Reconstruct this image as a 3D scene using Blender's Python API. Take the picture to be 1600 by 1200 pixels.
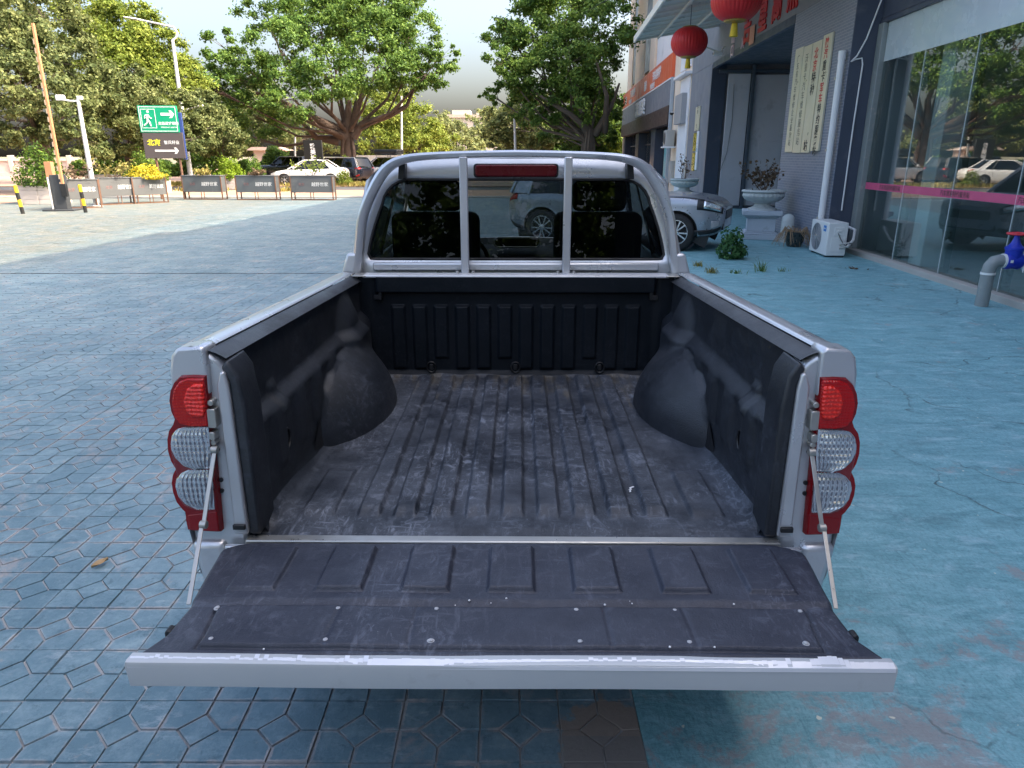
import bpy, bmesh, math, random
import numpy as np
from mathutils import Vector, Matrix, Euler
R = math.radians
random.seed(7); rng = np.random.default_rng(7)
for o in list(bpy.data.objects): bpy.data.objects.remove(o)
SC = bpy.context.scene
COL = SC.collection
# ---------------------------------------------------------------- camera
H, PITCH, F = 1.70, R(17.8), 1110.0
cam = bpy.data.cameras.new('camera'); cam.sensor_fit = 'HORIZONTAL'; cam.sensor_width = 36
cam.lens = F / 1600 * 36; cam.clip_start = .05; cam.clip_end = 2000
camo = bpy.data.objects.new('camera', cam); COL.objects.link(camo)
camo.location = (0, 0, H); camo.rotation_euler = (math.pi / 2 - PITCH, 0, 0)
SC.camera = camo
SC.render.resolution_x, SC.render.resolution_y = 1024, 768
# ---------------------------------------------------------------- light
SUN_EL, SUN_AZ = 45.0, -14.0            # azimuth measured from +X towards +Y; the sun stands to the right, a little behind the camera
W = bpy.data.worlds.new('World'); SC.world = W; W.use_nodes = True
wn = W.node_tree.nodes; wl = W.node_tree.links
sky = wn.new('ShaderNodeTexSky'); sky.sky_type = 'NISHITA'; sky.sun_disc = False
sky.sun_elevation = R(SUN_EL); sky.sun_rotation = R(90 - SUN_AZ); sky.air_density = 1.0; sky.dust_density = 7.9; sky.ozone_density = 0.6
wn['Background'].inputs['Strength'].default_value = 0.15
wl.new(sky.outputs['Color'], wn['Background'].inputs['Color'])
sd = Vector((math.cos(R(SUN_EL)) * math.cos(R(SUN_AZ)), math.cos(R(SUN_EL)) * math.sin(R(SUN_AZ)), math.sin(R(SUN_EL))))
sl = bpy.data.lights.new('sun', 'SUN'); sl.energy = 2.0; sl.angle = R(.55); sl.color = (1, .87, .67)
so = bpy.data.objects.new('sun', sl); COL.objects.link(so); so.rotation_euler = (-sd).to_track_quat('-Z', 'Y').to_euler(); so.location = sd * 60
SC.view_settings.view_transform = 'Standard'; SC.view_settings.look = 'None'
SC.view_settings.exposure = 2.0; SC.view_settings.gamma = 1; SC.view_settings.use_curve_mapping = False
SC.cycles.max_bounces = 10; SC.cycles.transparent_max_bounces = 16; SC.cycles.sample_clamp_indirect = 6; SC.cycles.use_denoising = True
SC.cycles.caustics_reflective = False; SC.cycles.caustics_refractive = False
# ---------------------------------------------------------------- measuring: a pixel of the 1600 x 1200 photograph at a known distance
cp, sp = math.cos(PITCH), math.sin(PITCH)
def px(x, y, D):
    v = (600 - y) / F; f = cp + v * sp; Z = D / f
    return Vector(((x - 800) / F * Z, D, H + Z * (-sp + v * cp)))
def gp(x, y, z=0.0):
    v = (600 - y) / F; f = cp + v * sp
    D = (H - z) * f / (sp - v * cp)
    return px(x, y, D)
def scl(D): return D / 1.04 / F         # metres to one pixel of the photograph at distance D, near the horizon
# ---------------------------------------------------------------- mesh helpers
class MB:
    def __init__(s): s.v = []; s.f = []
    def add(s, vs, fs, M=None):
        n = len(s.v)
        s.v += [tuple(M @ Vector(v)) if M else tuple(v) for v in vs]
        s.f += [tuple(i + n for i in f) for f in fs]; return s
    def box(s, x0, x1, y0, y1, z0, z1, M=None):
        return s.add([(x0,y0,z0),(x1,y0,z0),(x1,y1,z0),(x0,y1,z0),(x0,y0,z1),(x1,y0,z1),(x1,y1,z1),(x0,y1,z1)],
                     [(3,2,1,0),(4,5,6,7),(0,1,5,4),(1,2,6,5),(2,3,7,6),(3,0,4,7)], M)
    def tube(s, pts, r, n=8, caps=True, flat=None):
        pts = [Vector(p) for p in pts]; k = len(pts)
        rs = r if isinstance(r, (list, tuple)) else [r] * k
        up = None; vs = []; fs = []
        for i, p in enumerate(pts):
            t = (pts[min(i + 1, k - 1)] - pts[max(i - 1, 0)])
            t = t.normalized() if t.length > 1e-9 else Vector((0, 0, 1))
            if up is None:
                up = Vector((0, 0, 1)) if abs(t.z) < .9 else Vector((1, 0, 0))
                if flat is not None: up = Vector(flat)
            a = up.cross(t)
            if a.length < 1e-6: a = Vector((1, 0, 0)).cross(t)
            a.normalize(); b = t.cross(a).normalized(); up = b
            for j in range(n):
                an = 2 * math.pi * (j + .5 * (n == 4)) / n
                q = rs[i]; qa, qb = (q if isinstance(q, tuple) else (q, q))
                vs.append(p + a * math.cos(an) * qa + b * math.sin(an) * qb)
        for i in range(k - 1):
            for j in range(n):
                fs.append((i*n + j, i*n + (j+1) % n, (i+1)*n + (j+1) % n, (i+1)*n + j))
        if caps: fs += [tuple(range(n))[::-1], tuple((k-1)*n + j for j in range(n))]
        return s.add(vs, fs)
    def cyl(s, p0, p1, r, r1=None, n=16): return s.tube([p0, p1], [r, r if r1 is None else r1], n)
    def lathe(s, prof, n=24, M=None, lobes=0, amp=0):
        vs = []; fs = []; k = len(prof)
        for r, z in prof:
            for j in range(n):
                a = 2 * math.pi * j / n
                q = r * (1 + amp * abs(math.sin(a * lobes / 2))) if lobes else r
                vs.append((q * math.cos(a), q * math.sin(a), z))
        for i in range(k - 1):
            for j in range(n): fs.append((i*n+j, i*n+(j+1)%n, (i+1)*n+(j+1)%n, (i+1)*n+j))
        fs += [tuple(range(n))[::-1], tuple((k-1)*n+j for j in range(n))]
        return s.add(vs, fs, M)
    def prism(s, poly, d0, d1, M=None):          # poly in local x,z; depth along y
        n = len(poly)
        vs = [(x, d0, z) for x, z in poly] + [(x, d1, z) for x, z in poly]
        fs = [tuple(range(n)), tuple(range(2*n-1, n-1, -1))] + [(i, i+n, (i+1)%n+n, (i+1)%n) for i in range(n)]
        return s.add(vs, fs, M)
    def grid(s, fn, nu, nv):
        vs = [fn(i / nu, j / nv) for j in range(nv + 1) for i in range(nu + 1)]
        fs = [(j*(nu+1)+i, j*(nu+1)+i+1, (j+1)*(nu+1)+i+1, (j+1)*(nu+1)+i) for j in range(nv) for i in range(nu)]
        return s.add(vs, fs)
    def build(s, name, mat, parent=None, smooth=None, bevel=0, loc=None, seg=2, thick=0, recalc=True):
        me = bpy.data.meshes.new(name); me.from_pydata([tuple(v) for v in s.v], [], s.f)
        if recalc:
            bm = bmesh.new(); bm.from_mesh(me); bmesh.ops.recalc_face_normals(bm, faces=bm.faces); bm.to_mesh(me); bm.free()
        if smooth is not None or bevel:
            me.shade_smooth(); me.set_sharp_from_angle(angle=R(smooth if smooth else 34))
        me.materials.append(mat); me.update()
        o = bpy.data.objects.new(name, me); COL.objects.link(o)
        if parent: o.parent = parent
        if loc is not None: o.location = loc
        if thick:
            m = o.modifiers.new('thick', 'SOLIDIFY'); m.thickness = thick; m.offset = -1
        if bevel:
            m = o.modifiers.new('edge', 'BEVEL'); m.width = bevel; m.segments = seg; m.limit_method = 'ANGLE'; m.angle_limit = R(40)
        return o
def thing(name, label, cat, loc=(0,0,0), rz=0.0, group=None):
    o = bpy.data.objects.new(name, None); COL.objects.link(o); o.location = loc; o.rotation_euler = (0, 0, rz); o.empty_display_size = .2
    return tag(o, label, cat, group)
def tag(o, label, cat, group=None):
    o['label'] = label; o['category'] = cat
    if group: o['group'] = group
    return o
def struct(o, label=None, kind='structure'):
    o['kind'] = kind
    if label: o['label'] = label
    return o
def copy_tree(o, parent=None):
    c = o.copy(); COL.objects.link(c); c.parent = parent
    for ch in [x for x in bpy.data.objects if x.parent == o]: copy_tree(ch, c)
    return c
def np_mesh(name, co, quads, mat, parent=None, smooth=False):
    me = bpy.data.meshes.new(name); nv, nf = len(co), len(quads); k = quads.shape[1]
    me.vertices.add(nv); me.vertices.foreach_set('co', np.ascontiguousarray(co, dtype=np.float32).ravel())
    me.loops.add(nf * k); me.loops.foreach_set('vertex_index', np.ascontiguousarray(quads, dtype=np.int32).ravel())
    me.polygons.add(nf); me.polygons.foreach_set('loop_start', np.arange(0, nf * k, k, dtype=np.int32))
    me.polygons.foreach_set('loop_total', np.full(nf, k, dtype=np.int32))
    me.update(calc_edges=True); me.validate()
    if smooth: me.shade_smooth()
    else: me.shade_flat()
    me.materials.append(mat)
    o = bpy.data.objects.new(name, me); COL.objects.link(o)
    if parent: o.parent = parent
    return o
def rounded(w, h, r, n=5, cx=0, cz=0):
    pts = []
    for qx, qz, a0 in ((1,1,0),(-1,1,90),(-1,-1,180),(1,-1,270)):
        for i in range(n + 1):
            a = R(a0 + 90 * i / n); pts.append((cx + qx*(w/2-r) + r*math.cos(a), cz + qz*(h/2-r) + r*math.sin(a)))
    return pts
def frame(X, Y, Z, T):
    return Matrix(((X[0],Y[0],Z[0],T[0]),(X[1],Y[1],Z[1],T[1]),(X[2],Y[2],Z[2],T[2]),(0,0,0,1)))
def lettering(body, size, mat, parent, T, X=(1,0,0), Y=(0,0,1), bold=0.0, ext=.002, name='lettering', sx=1.0):
    c = bpy.data.curves.new('tmp', 'FONT'); c.body = body; c.size = size; c.extrude = ext; c.offset = bold * size; c.resolution_u = 2
    c.align_x = 'CENTER'; c.align_y = 'CENTER'; c.space_line = 1.0
    o = bpy.data.objects.new('tmp', c); COL.objects.link(o); bpy.context.view_layer.update()
    me = bpy.data.meshes.new_from_object(o.evaluated_get(bpy.context.evaluated_depsgraph_get()))
    bpy.data.objects.remove(o); bpy.data.curves.remove(c)
    X = Vector(X); Y = Vector(Y); Z = X.cross(Y)
    if len(me.vertices):
        zs = [v.co.y for v in me.vertices]; mid = (max(zs) + min(zs)) / 2; xs = [v.co.x for v in me.vertices]; mx = (max(xs) + min(xs)) / 2
        me.transform(Matrix.Translation((-mx, -mid, 0)))
    me.transform(frame(X * sx, Y, Z, T)); me.name = name
    me.materials.clear(); me.materials.append(mat)
    ob = bpy.data.objects.new(name, me); COL.objects.link(ob); ob.parent = parent
    return ob
# ---------------------------------------------------------------- materials
def newmat(name):
    m = bpy.data.materials.new(name); m.use_nodes = True
    return m, m.node_tree.nodes, m.node_tree.links, m.node_tree.nodes['Principled BSDF']
def N(nodes, t, **kw):
    n = nodes.new(t)
    for k, v in kw.items():
        if k in n.inputs: n.inputs[k].default_value = v
        else: setattr(n, k, v)
    return n
def pos(nodes, links, scale=(1,1,1), kind='Position', rot=(0,0,0)):
    if kind == 'Position': g = nodes.new('ShaderNodeNewGeometry').outputs['Position']
    else: g = nodes.new('ShaderNodeTexCoord').outputs[kind]
    mp = N(nodes, 'ShaderNodeMapping', Scale=scale, Rotation=rot); links.new(g, mp.inputs['Vector']); return mp.outputs['Vector']
def noise(nodes, links, vec, scale, detail=4, rough=.55, dist=0):
    n = N(nodes, 'ShaderNodeTexNoise', Scale=scale, Detail=detail, Roughness=rough, Distortion=dist); links.new(vec, n.inputs['Vector']); return n.outputs['Fac']
def ramp(nodes, links, fac, stops):
    r = nodes.new('ShaderNodeValToRGB'); e = r.color_ramp.elements
    while len(e) < len(stops): e.new(.5)
    for el, (p, c) in zip(e, stops):
        el.position = p; el.color = (c, c, c, 1) if isinstance(c, (int, float)) else (*c, 1)
    links.new(fac, r.inputs['Fac']); return r.outputs['Color']
def mix(nodes, links, fac, a, b, mode='MIX'):
    m = nodes.new('ShaderNodeMix'); m.data_type = 'RGBA'; m.blend_type = mode; m.clamp_factor = True
    for sock, val in ((m.inputs['Factor'], fac), (m.inputs[6], a), (m.inputs[7], b)):
        if isinstance(val, bpy.types.NodeSocket): links.new(val, sock)
        elif isinstance(val, (int, float)): sock.default_value = val
        else: sock.default_value = (*val, 1)
    return m.outputs[2]
def math_(nodes, links, op, a, b=0.0):
    m = nodes.new('ShaderNodeMath'); m.operation = op
    for sock, val in ((m.inputs[0], a), (m.inputs[1], b)):
        if isinstance(val, bpy.types.NodeSocket): links.new(val, sock)
        else: sock.default_value = val
    return m.outputs[0]
def bump(nodes, links, bs, h, strength=.3, dist=.01):
    b = N(nodes, 'ShaderNodeBump', Strength=strength, Distance=dist); links.new(h, b.inputs['Height']); links.new(b.outputs['Normal'], bs.inputs['Normal'])
def mat(name, col, rough=.5, metal=0.0, var=.12, vs=6.0, coat=0.0, bmp=0.0, bs=60.0, spec=.5, dirt=None, dirt_s=3.0, dirt_t=.58, kind='Object'):
    m, n, l, b = newmat(name)
    v = pos(n, l, kind=kind); f = noise(n, l, v, vs, 5)
    c = mix(n, l, f, [x * (1 - var) for x in col], [min(1, x * (1 + var)) for x in col])
    if dirt:
        d = ramp(n, l, noise(n, l, v, dirt_s, 8, .65), [(dirt_t, 0), (dirt_t + .12, 1)]); c = mix(n, l, d, c, dirt)
    l.new(c, b.inputs['Base Color']); b.inputs['Roughness'].default_value = rough; b.inputs['Metallic'].default_value = metal
    b.inputs['Coat Weight'].default_value = coat; b.inputs['Coat Roughness'].default_value = .05; b.inputs['Specular IOR Level'].default_value = spec
    rr = ramp(n, l, noise(n, l, v, vs * 2.3, 6), [(.3, max(0, rough - .1)), (.7, min(1, rough + .1))]); l.new(rr, b.inputs['Roughness'])
    if bmp: bump(n, l, b, noise(n, l, v, bs, 6), bmp, .01)
    return m
def glass(name, tint, r0=.04, rough=0.0):
    m, n, l, b = newmat(name); n.remove(b)
    t = N(n, 'ShaderNodeBsdfTransparent', Color=(*tint, 1)); g = N(n, 'ShaderNodeBsdfGlossy', Roughness=rough, Color=(1, 1, 1, 1))
    lw = N(n, 'ShaderNodeLayerWeight', Blend=.5); mx = n.new('ShaderNodeMixShader')      # Schlick reflectance, the same from both sides of the pane
    fr = math_(n, l, 'ADD', math_(n, l, 'MULTIPLY', math_(n, l, 'POWER', lw.outputs['Facing'], 5.0), 1 - r0), r0)
    bp = N(n, 'ShaderNodeBump', Strength=.02, Distance=.02); l.new(noise(n, l, pos(n, l), 1.3, 1), bp.inputs['Height']); l.new(bp.outputs['Normal'], g.inputs['Normal'])
    l.new(fr, mx.inputs[0]); l.new(t.outputs[0], mx.inputs[1]); l.new(g.outputs[0], mx.inputs[2]); l.new(mx.outputs[0], n['Material Output'].inputs['Surface'])
    return m
def leafmat(name, dark, light, young, trans=.35):
    m, n, l, b = newmat(name)
    g = n.new('ShaderNodeNewGeometry'); v = pos(n, l)
    f = noise(n, l, v, .55, 3); f2 = math_(n, l, 'ADD', math_(n, l, 'MULTIPLY', f, .9), math_(n, l, 'MULTIPLY', g.outputs['Random Per Island'], .55))
    c = ramp(n, l, f2, [(.38, dark), (.72, light), (1.0, young)])
    l.new(c, b.inputs['Base Color']); b.inputs['Roughness'].default_value = .55; b.inputs['Specular IOR Level'].default_value = .22
    t = n.new('ShaderNodeBsdfTranslucent'); l.new(mix(n, l, .5, c, young), t.inputs['Color'])
    mx = N(n, 'ShaderNodeMixShader', Fac=trans); l.new(b.outputs[0], mx.inputs[1]); l.new(t.outputs[0], mx.inputs[2]); l.new(mx.outputs[0], n['Material Output'].inputs['Surface'])
    return m

def silver_paint(name, col=(.60,.62,.65)):
    m, n, l, b = newmat(name); v = pos(n, l, kind='Object')
    c = mix(n, l, noise(n, l, v, 3, 5), [x * .94 for x in col], col)
    d = ramp(n, l, noise(n, l, v, 5.5, 9, .7), [(.6, 0), (.74, .35)]); c = mix(n, l, d, c, (.30,.30,.30))
    s = ramp(n, l, noise(n, l, pos(n, l, (40, 3, 40), 'Object'), 1.5, 6, .7), [(.68, 0), (.76, .22)]); c = mix(n, l, s, c, (.8,.82,.85))
    l.new(c, b.inputs['Base Color']); b.inputs['Metallic'].default_value = .60
    l.new(ramp(n, l, noise(n, l, v, 9, 6), [(.3, .24), (.7, .40)]), b.inputs['Roughness'])
    b.inputs['Coat Weight'].default_value = .5; b.inputs['Coat Roughness'].default_value = .08
    return m
def liner(name, base=(.018,.021,.030), dust=(.16,.17,.20), amount=.5, spec=.5, mud=False):
    m, n, l, b = newmat(name); v = pos(n, l, kind='Object')
    big = ramp(n, l, noise(n, l, v, 2.6, 7, .65), [(.40, 0), (.66, 1)])
    f = None
    for sc, rz, th in (((34, 6, 20), .55, .56), ((6, 26, 20), -.35, .565), ((22, 7, 20), -1.0, .57), ((15, 12, 12), 0, .55), ((46, 30, 30), .4, .56)):      # families of fine scratches and scuffs
        q = ramp(n, l, noise(n, l, pos(n, l, sc, 'Object', (0, 0, rz)), 1.5, 9, .66, .9), [(th, 0), (th + .11, 1)])
        f = q if f is None else math_(n, l, 'MAXIMUM', f, q)
    f = math_(n, l, 'MULTIPLY', math_(n, l, 'MULTIPLY', f, big), amount)
    haze = math_(n, l, 'MULTIPLY', ramp(n, l, noise(n, l, v, 5.5, 9, .72), [(.38, 0), (.70, 1)]), amount * .34)
    c = mix(n, l, math_(n, l, 'ADD', f, haze), base, dust)
    spk = ramp(n, l, noise(n, l, v, 95, 3, .7), [(.70, 0), (.73, 1)])
    c = mix(n, l, math_(n, l, 'MULTIPLY', spk, math_(n, l, 'MULTIPLY', big, amount * .9)), c, (.5, .5, .5))
    if mud:         # dried mud towards the cab end
        sx = n.new('ShaderNodeSeparateXYZ'); l.new(v, sx.inputs[0])
        md = ramp(n, l, math_(n, l, 'ADD', math_(n, l, 'MULTIPLY', sx.outputs['Y'], .30), math_(n, l, 'MULTIPLY', noise(n, l, pos(n, l, (14, 2.5, 6), 'Object'), 1.5, 6, .7), .75)), [(.76, 0), (.86, .5)]); c = mix(n, l, md, c, (.13,.11,.075))
    l.new(c, b.inputs['Base Color'])
    l.new(ramp(n, l, noise(n, l, v, 6, 8, .7), [(.3, .38), (.7, .62)]), b.inputs['Roughness']); b.inputs['Specular IOR Level'].default_value = spec
    bump(n, l, b, math_(n, l, 'ADD', noise(n, l, v, 240, 3), math_(n, l, 'MULTIPLY', noise(n, l, v, 11, 4), 1.5)), .28, .004)
    return m
def painted_ground(name, tiles):
    m, n, l, b = newmat(name); v = pos(n, l)
    if tiles:
        base = ramp(n, l, noise(n, l, v, .9, 6, .6), [(.3, (.088,.165,.205)), (.5, (.128,.218,.262)), (.72, (.205,.300,.340))])
        base = mix(n, l, ramp(n, l, noise(n, l, v, 9, 10, .78), [(.46, 0), (.66, .75)]), base, (.26,.36,.40))
        dk = ramp(n, l, noise(n, l, v, 14, 10, .8, .4), [(.53, 0), (.64, .75)]); base = mix(n, l, dk, base, (.065,.125,.155))
        worn = ramp(n, l, noise(n, l, v, 2.4, 11, .74, .4), [(.565, 0), (.64, .8)]); base = mix(n, l, worn, base, (.40,.33,.30)); base = mix(n, l, ramp(n, l, noise(n, l, pos(n, l, (1, 2.2, 1)), 3.3, 12, .8), [(.575, 0), (.66, .7)]), base, (.40,.46,.49))
        # far end of the yard: the paint has faded to a pale green grey
        sy = n.new('ShaderNodeSeparateXYZ'); l.new(v, sy.inputs[0])
        base = mix(n, l, ramp(n, l, math_(n, l, 'ADD', math_(n, l, 'MULTIPLY', sy.outputs['Y'], .10), math_(n, l, 'MULTIPLY', noise(n, l, v, .8, 5), .4)), [(.45, 0), (.95, .5)]), base, (.24,.315,.345))
        far = math_(n, l, 'ADD', math_(n, l, 'MULTIPLY', sy.outputs['Y'], .055), math_(n, l, 'MULTIPLY', noise(n, l, v, .35, 5), .55))
        fade = ramp(n, l, far, [(.80, 0), (1.0, .30)]); base = mix(n, l, fade, base, (.15,.165,.125))
        lf = math_(n, l, 'SUBTRACT', math_(n, l, 'MULTIPLY', sy.outputs['X'], -.11), math_(n, l, 'MULTIPLY', noise(n, l, v, .6, 4), .5))
        sun_tint = ramp(n, l, lf, [(.55, 0), (.80, .75)]); base = mix(n, l, sun_tint, base, (.165,.155,.112))  # warm sunlight on the left strip put into the paver colour
        fx = math_(n, l, 'ABSOLUTE', math_(n, l, 'SUBTRACT', math_(n, l, 'FRACT', math_(n, l, 'MULTIPLY', math_(n, l, 'ADD', sy.outputs['X'], 39.6), 4.0)), .5))
        fy = math_(n, l, 'ABSOLUTE', math_(n, l, 'SUBTRACT', math_(n, l, 'FRACT', math_(n, l, 'MULTIPLY', math_(n, l, 'ADD', sy.outputs['Y'], 38.85), 4.0)), .5))
        e1 = math_(n, l, 'SUBTRACT', .5, math_(n, l, 'MAXIMUM', fx, fy)); su = math_(n, l, 'ADD', fx, fy); e2 = math_(n, l, 'ABSOLUTE', math_(n, l, 'SUBTRACT', su, .264))
        e3 = math_(n, l, 'ADD', math_(n, l, 'MINIMUM', fx, fy), math_(n, l, 'MULTIPLY', math_(n, l, 'LESS_THAN', su, .264), 9.0))
        ed = math_(n, l, 'MINIMUM', math_(n, l, 'MINIMUM', e1, e2), e3); ed = math_(n, l, 'SUBTRACT', ed, math_(n, l, 'MULTIPLY', noise(n, l, v, 38, 6, .7), .07))
        wear = math_(n, l, 'MULTIPLY', ramp(n, l, ed, [(-.012, 1), (.010, 0)]), ramp(n, l, noise(n, l, v, 2.2, 8, .75), [(.47, 0), (.60, .8)])); base = mix(n, l, wear, base, (.50,.43,.40))
        soot = math_(n, l, 'MULTIPLY', ramp(n, l, ed, [(.0, 1), (.05, 0)]), ramp(n, l, noise(n, l, v, 2.3, 6, .7), [(.52, 0), (.66, .4)])); base = mix(n, l, soot, base, (.05,.075,.09))
        dv = N(n, 'ShaderNodeVectorMath', operation='DISTANCE'); dv.inputs[1].default_value = (.34, 1.72, 0); l.new(v, dv.inputs[0])
        bare = ramp(n, l, math_(n, l, 'ADD', dv.outputs['Value'], math_(n, l, 'MULTIPLY', noise(n, l, v, 9, 6, .6), .30)), [(.325, 1), (.345, 0)]); base = mix(n, l, bare, base, (.30,.24,.20))
        sn = N(n, 'ShaderNodeVectorMath', operation='SNAP'); ad = N(n, 'ShaderNodeVectorMath', operation='ADD'); ad.inputs[1].default_value = (.1, 0, .5); sn.inputs[1].default_value = (.25, .25, 50.0)
        l.new(v, ad.inputs[0]); l.new(ad.outputs[0], sn.inputs[0]); wh = n.new('ShaderNodeTexWhiteNoise'); l.new(sn.outputs[0], wh.inputs['Vector'])
        base = mix(n, l, math_(n, l, 'MULTIPLY', wh.outputs['Value'], .45), base, (.070,.145,.19))
        l.new(base, b.inputs['Base Color'])
        l.new(ramp(n, l, noise(n, l, v, 5, 6), [(.3, .50), (.7, .75)]), b.inputs['Roughness'])
        bump(n, l, b, noise(n, l, v, 30, 10, .78), .6, .008)
    else:
        br = noise(n, l, pos(n, l, (1.0, 3.4, 1), rot=(0,0,.35)), 2.2, 10, .72, 1.4)
        base = ramp(n, l, br, [(.30, (.105,.255,.290)), (.45, (.170,.385,.425)), (.58, (.250,.500,.545)), (.74, (.44,.66,.70))])
        base = mix(n, l, ramp(n, l, noise(n, l, v, .55, 5), [(.4, 0), (.7, .45)]), base, (.13,.31,.37))
        fine = ramp(n, l, noise(n, l, pos(n, l, (5, 14, 5), rot=(0,0,.5)), 2.4, 8, .7, 1.0), [(.57, 0), (.72, .38)]); base = mix(n, l, fine, base, (.44,.64,.70))
        f3 = noise(n, l, pos(n, l, (10, 34, 10), rot=(0,0,.28)), 2.0, 9, .75, 2.0); f4 = noise(n, l, pos(n, l, (26, 9, 10), rot=(0,0,.9)), 2.0, 9, .75, 2.0)
        base = mix(n, l, ramp(n, l, f3, [(.46, 0), (.60, .5)]), base, (.30,.56,.62)); base = mix(n, l, ramp(n, l, f4, [(.48, 0), (.64, .48)]), base, (.055,.175,.215))
        base = mix(n, l, ramp(n, l, noise(n, l, v, 55, 6, .7), [(.50, 0), (.66, .35)]), base, (.07,.16,.185))
        grime = ramp(n, l, noise(n, l, v, 3.1, 9, .7, .5), [(.55, 0), (.75, .55)]); base = mix(n, l, grime, base, (.085,.165,.185))
        sx = n.new('ShaderNodeSeparateXYZ'); l.new(v, sx.inputs[0])
        nearer = math_(n, l, 'MAXIMUM', math_(n, l, 'MULTIPLY', math_(n, l, 'SUBTRACT', 2.9, sx.outputs['Y']), .075), 0.0)
        worn = ramp(n, l, math_(n, l, 'ADD', noise(n, l, v, 2.6, 12, .76, .3), nearer), [(.60, 0), (.66, .75)]); base = mix(n, l, worn, base, (.33,.30,.30))
        nearwall = math_(n, l, 'ADD', math_(n, l, 'MULTIPLY', sx.outputs['X'], .2), math_(n, l, 'MULTIPLY', noise(n, l, v, 1.4, 8, .65), .7))
        dust = ramp(n, l, nearwall, [(1.22, 0), (1.5, .75)]); base = mix(n, l, dust, base, (.50,.61,.70))
        fl = ramp(n, l, noise(n, l, v, 21, 2, .5), [(.735, 0), (.755, .8)]); base = mix(n, l, fl, base, (.78,.76,.62))
        base = mix(n, l, ramp(n, l, noise(n, l, pos(n, l, (1.6, 3.6, 1), rot=(0,0,-.4)), 2.0, 13, .82, .3), [(.54, 0), (.63, .6)]), base, (.42,.62,.68))
        base = mix(n, l, ramp(n, l, noise(n, l, pos(n, l, (3.0, 1.3, 1), rot=(0,0,.3)), 1.7, 13, .82, .3), [(.57, 0), (.66, .55)]), base, (.06,.15,.18))
        # hairline cracks
        wv = N(n, 'ShaderNodeVectorMath', operation='ADD'); nz = N(n, 'ShaderNodeTexNoise', Scale=1.6, Detail=8); l.new(v, nz.inputs['Vector'])
        sc = N(n, 'ShaderNodeVectorMath', operation='SCALE'); sc.inputs['Scale'].default_value = .9; l.new(nz.outputs['Color'], sc.inputs[0])
        l.new(v, wv.inputs[0]); l.new(sc.outputs[0], wv.inputs[1])
        vo = N(n, 'ShaderNodeTexVoronoi', feature='DISTANCE_TO_EDGE', Scale=.62); l.new(wv.outputs[0], vo.inputs['Vector'])
        crack = math_(n, l, 'MULTIPLY', ramp(n, l, vo.outputs['Distance'], [(.002, 1), (.0065, 0)]), ramp(n, l, noise(n, l, v, 1.6, 6, .7), [(.44, 0), (.58, .75)]))
        base = mix(n, l, crack, base, (.035,.045,.05)); l.new(base, b.inputs['Base Color'])
        l.new(ramp(n, l, noise(n, l, v, 4, 6), [(.3, .40), (.7, .62)]), b.inputs['Roughness'])
        hh = math_(n, l, 'SUBTRACT', math_(n, l, 'ADD', noise(n, l, v, 30, 8, .7), br), math_(n, l, 'MULTIPLY', crack, 2.0)); bump(n, l, b, hh, .4, .008)
    return m

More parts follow.
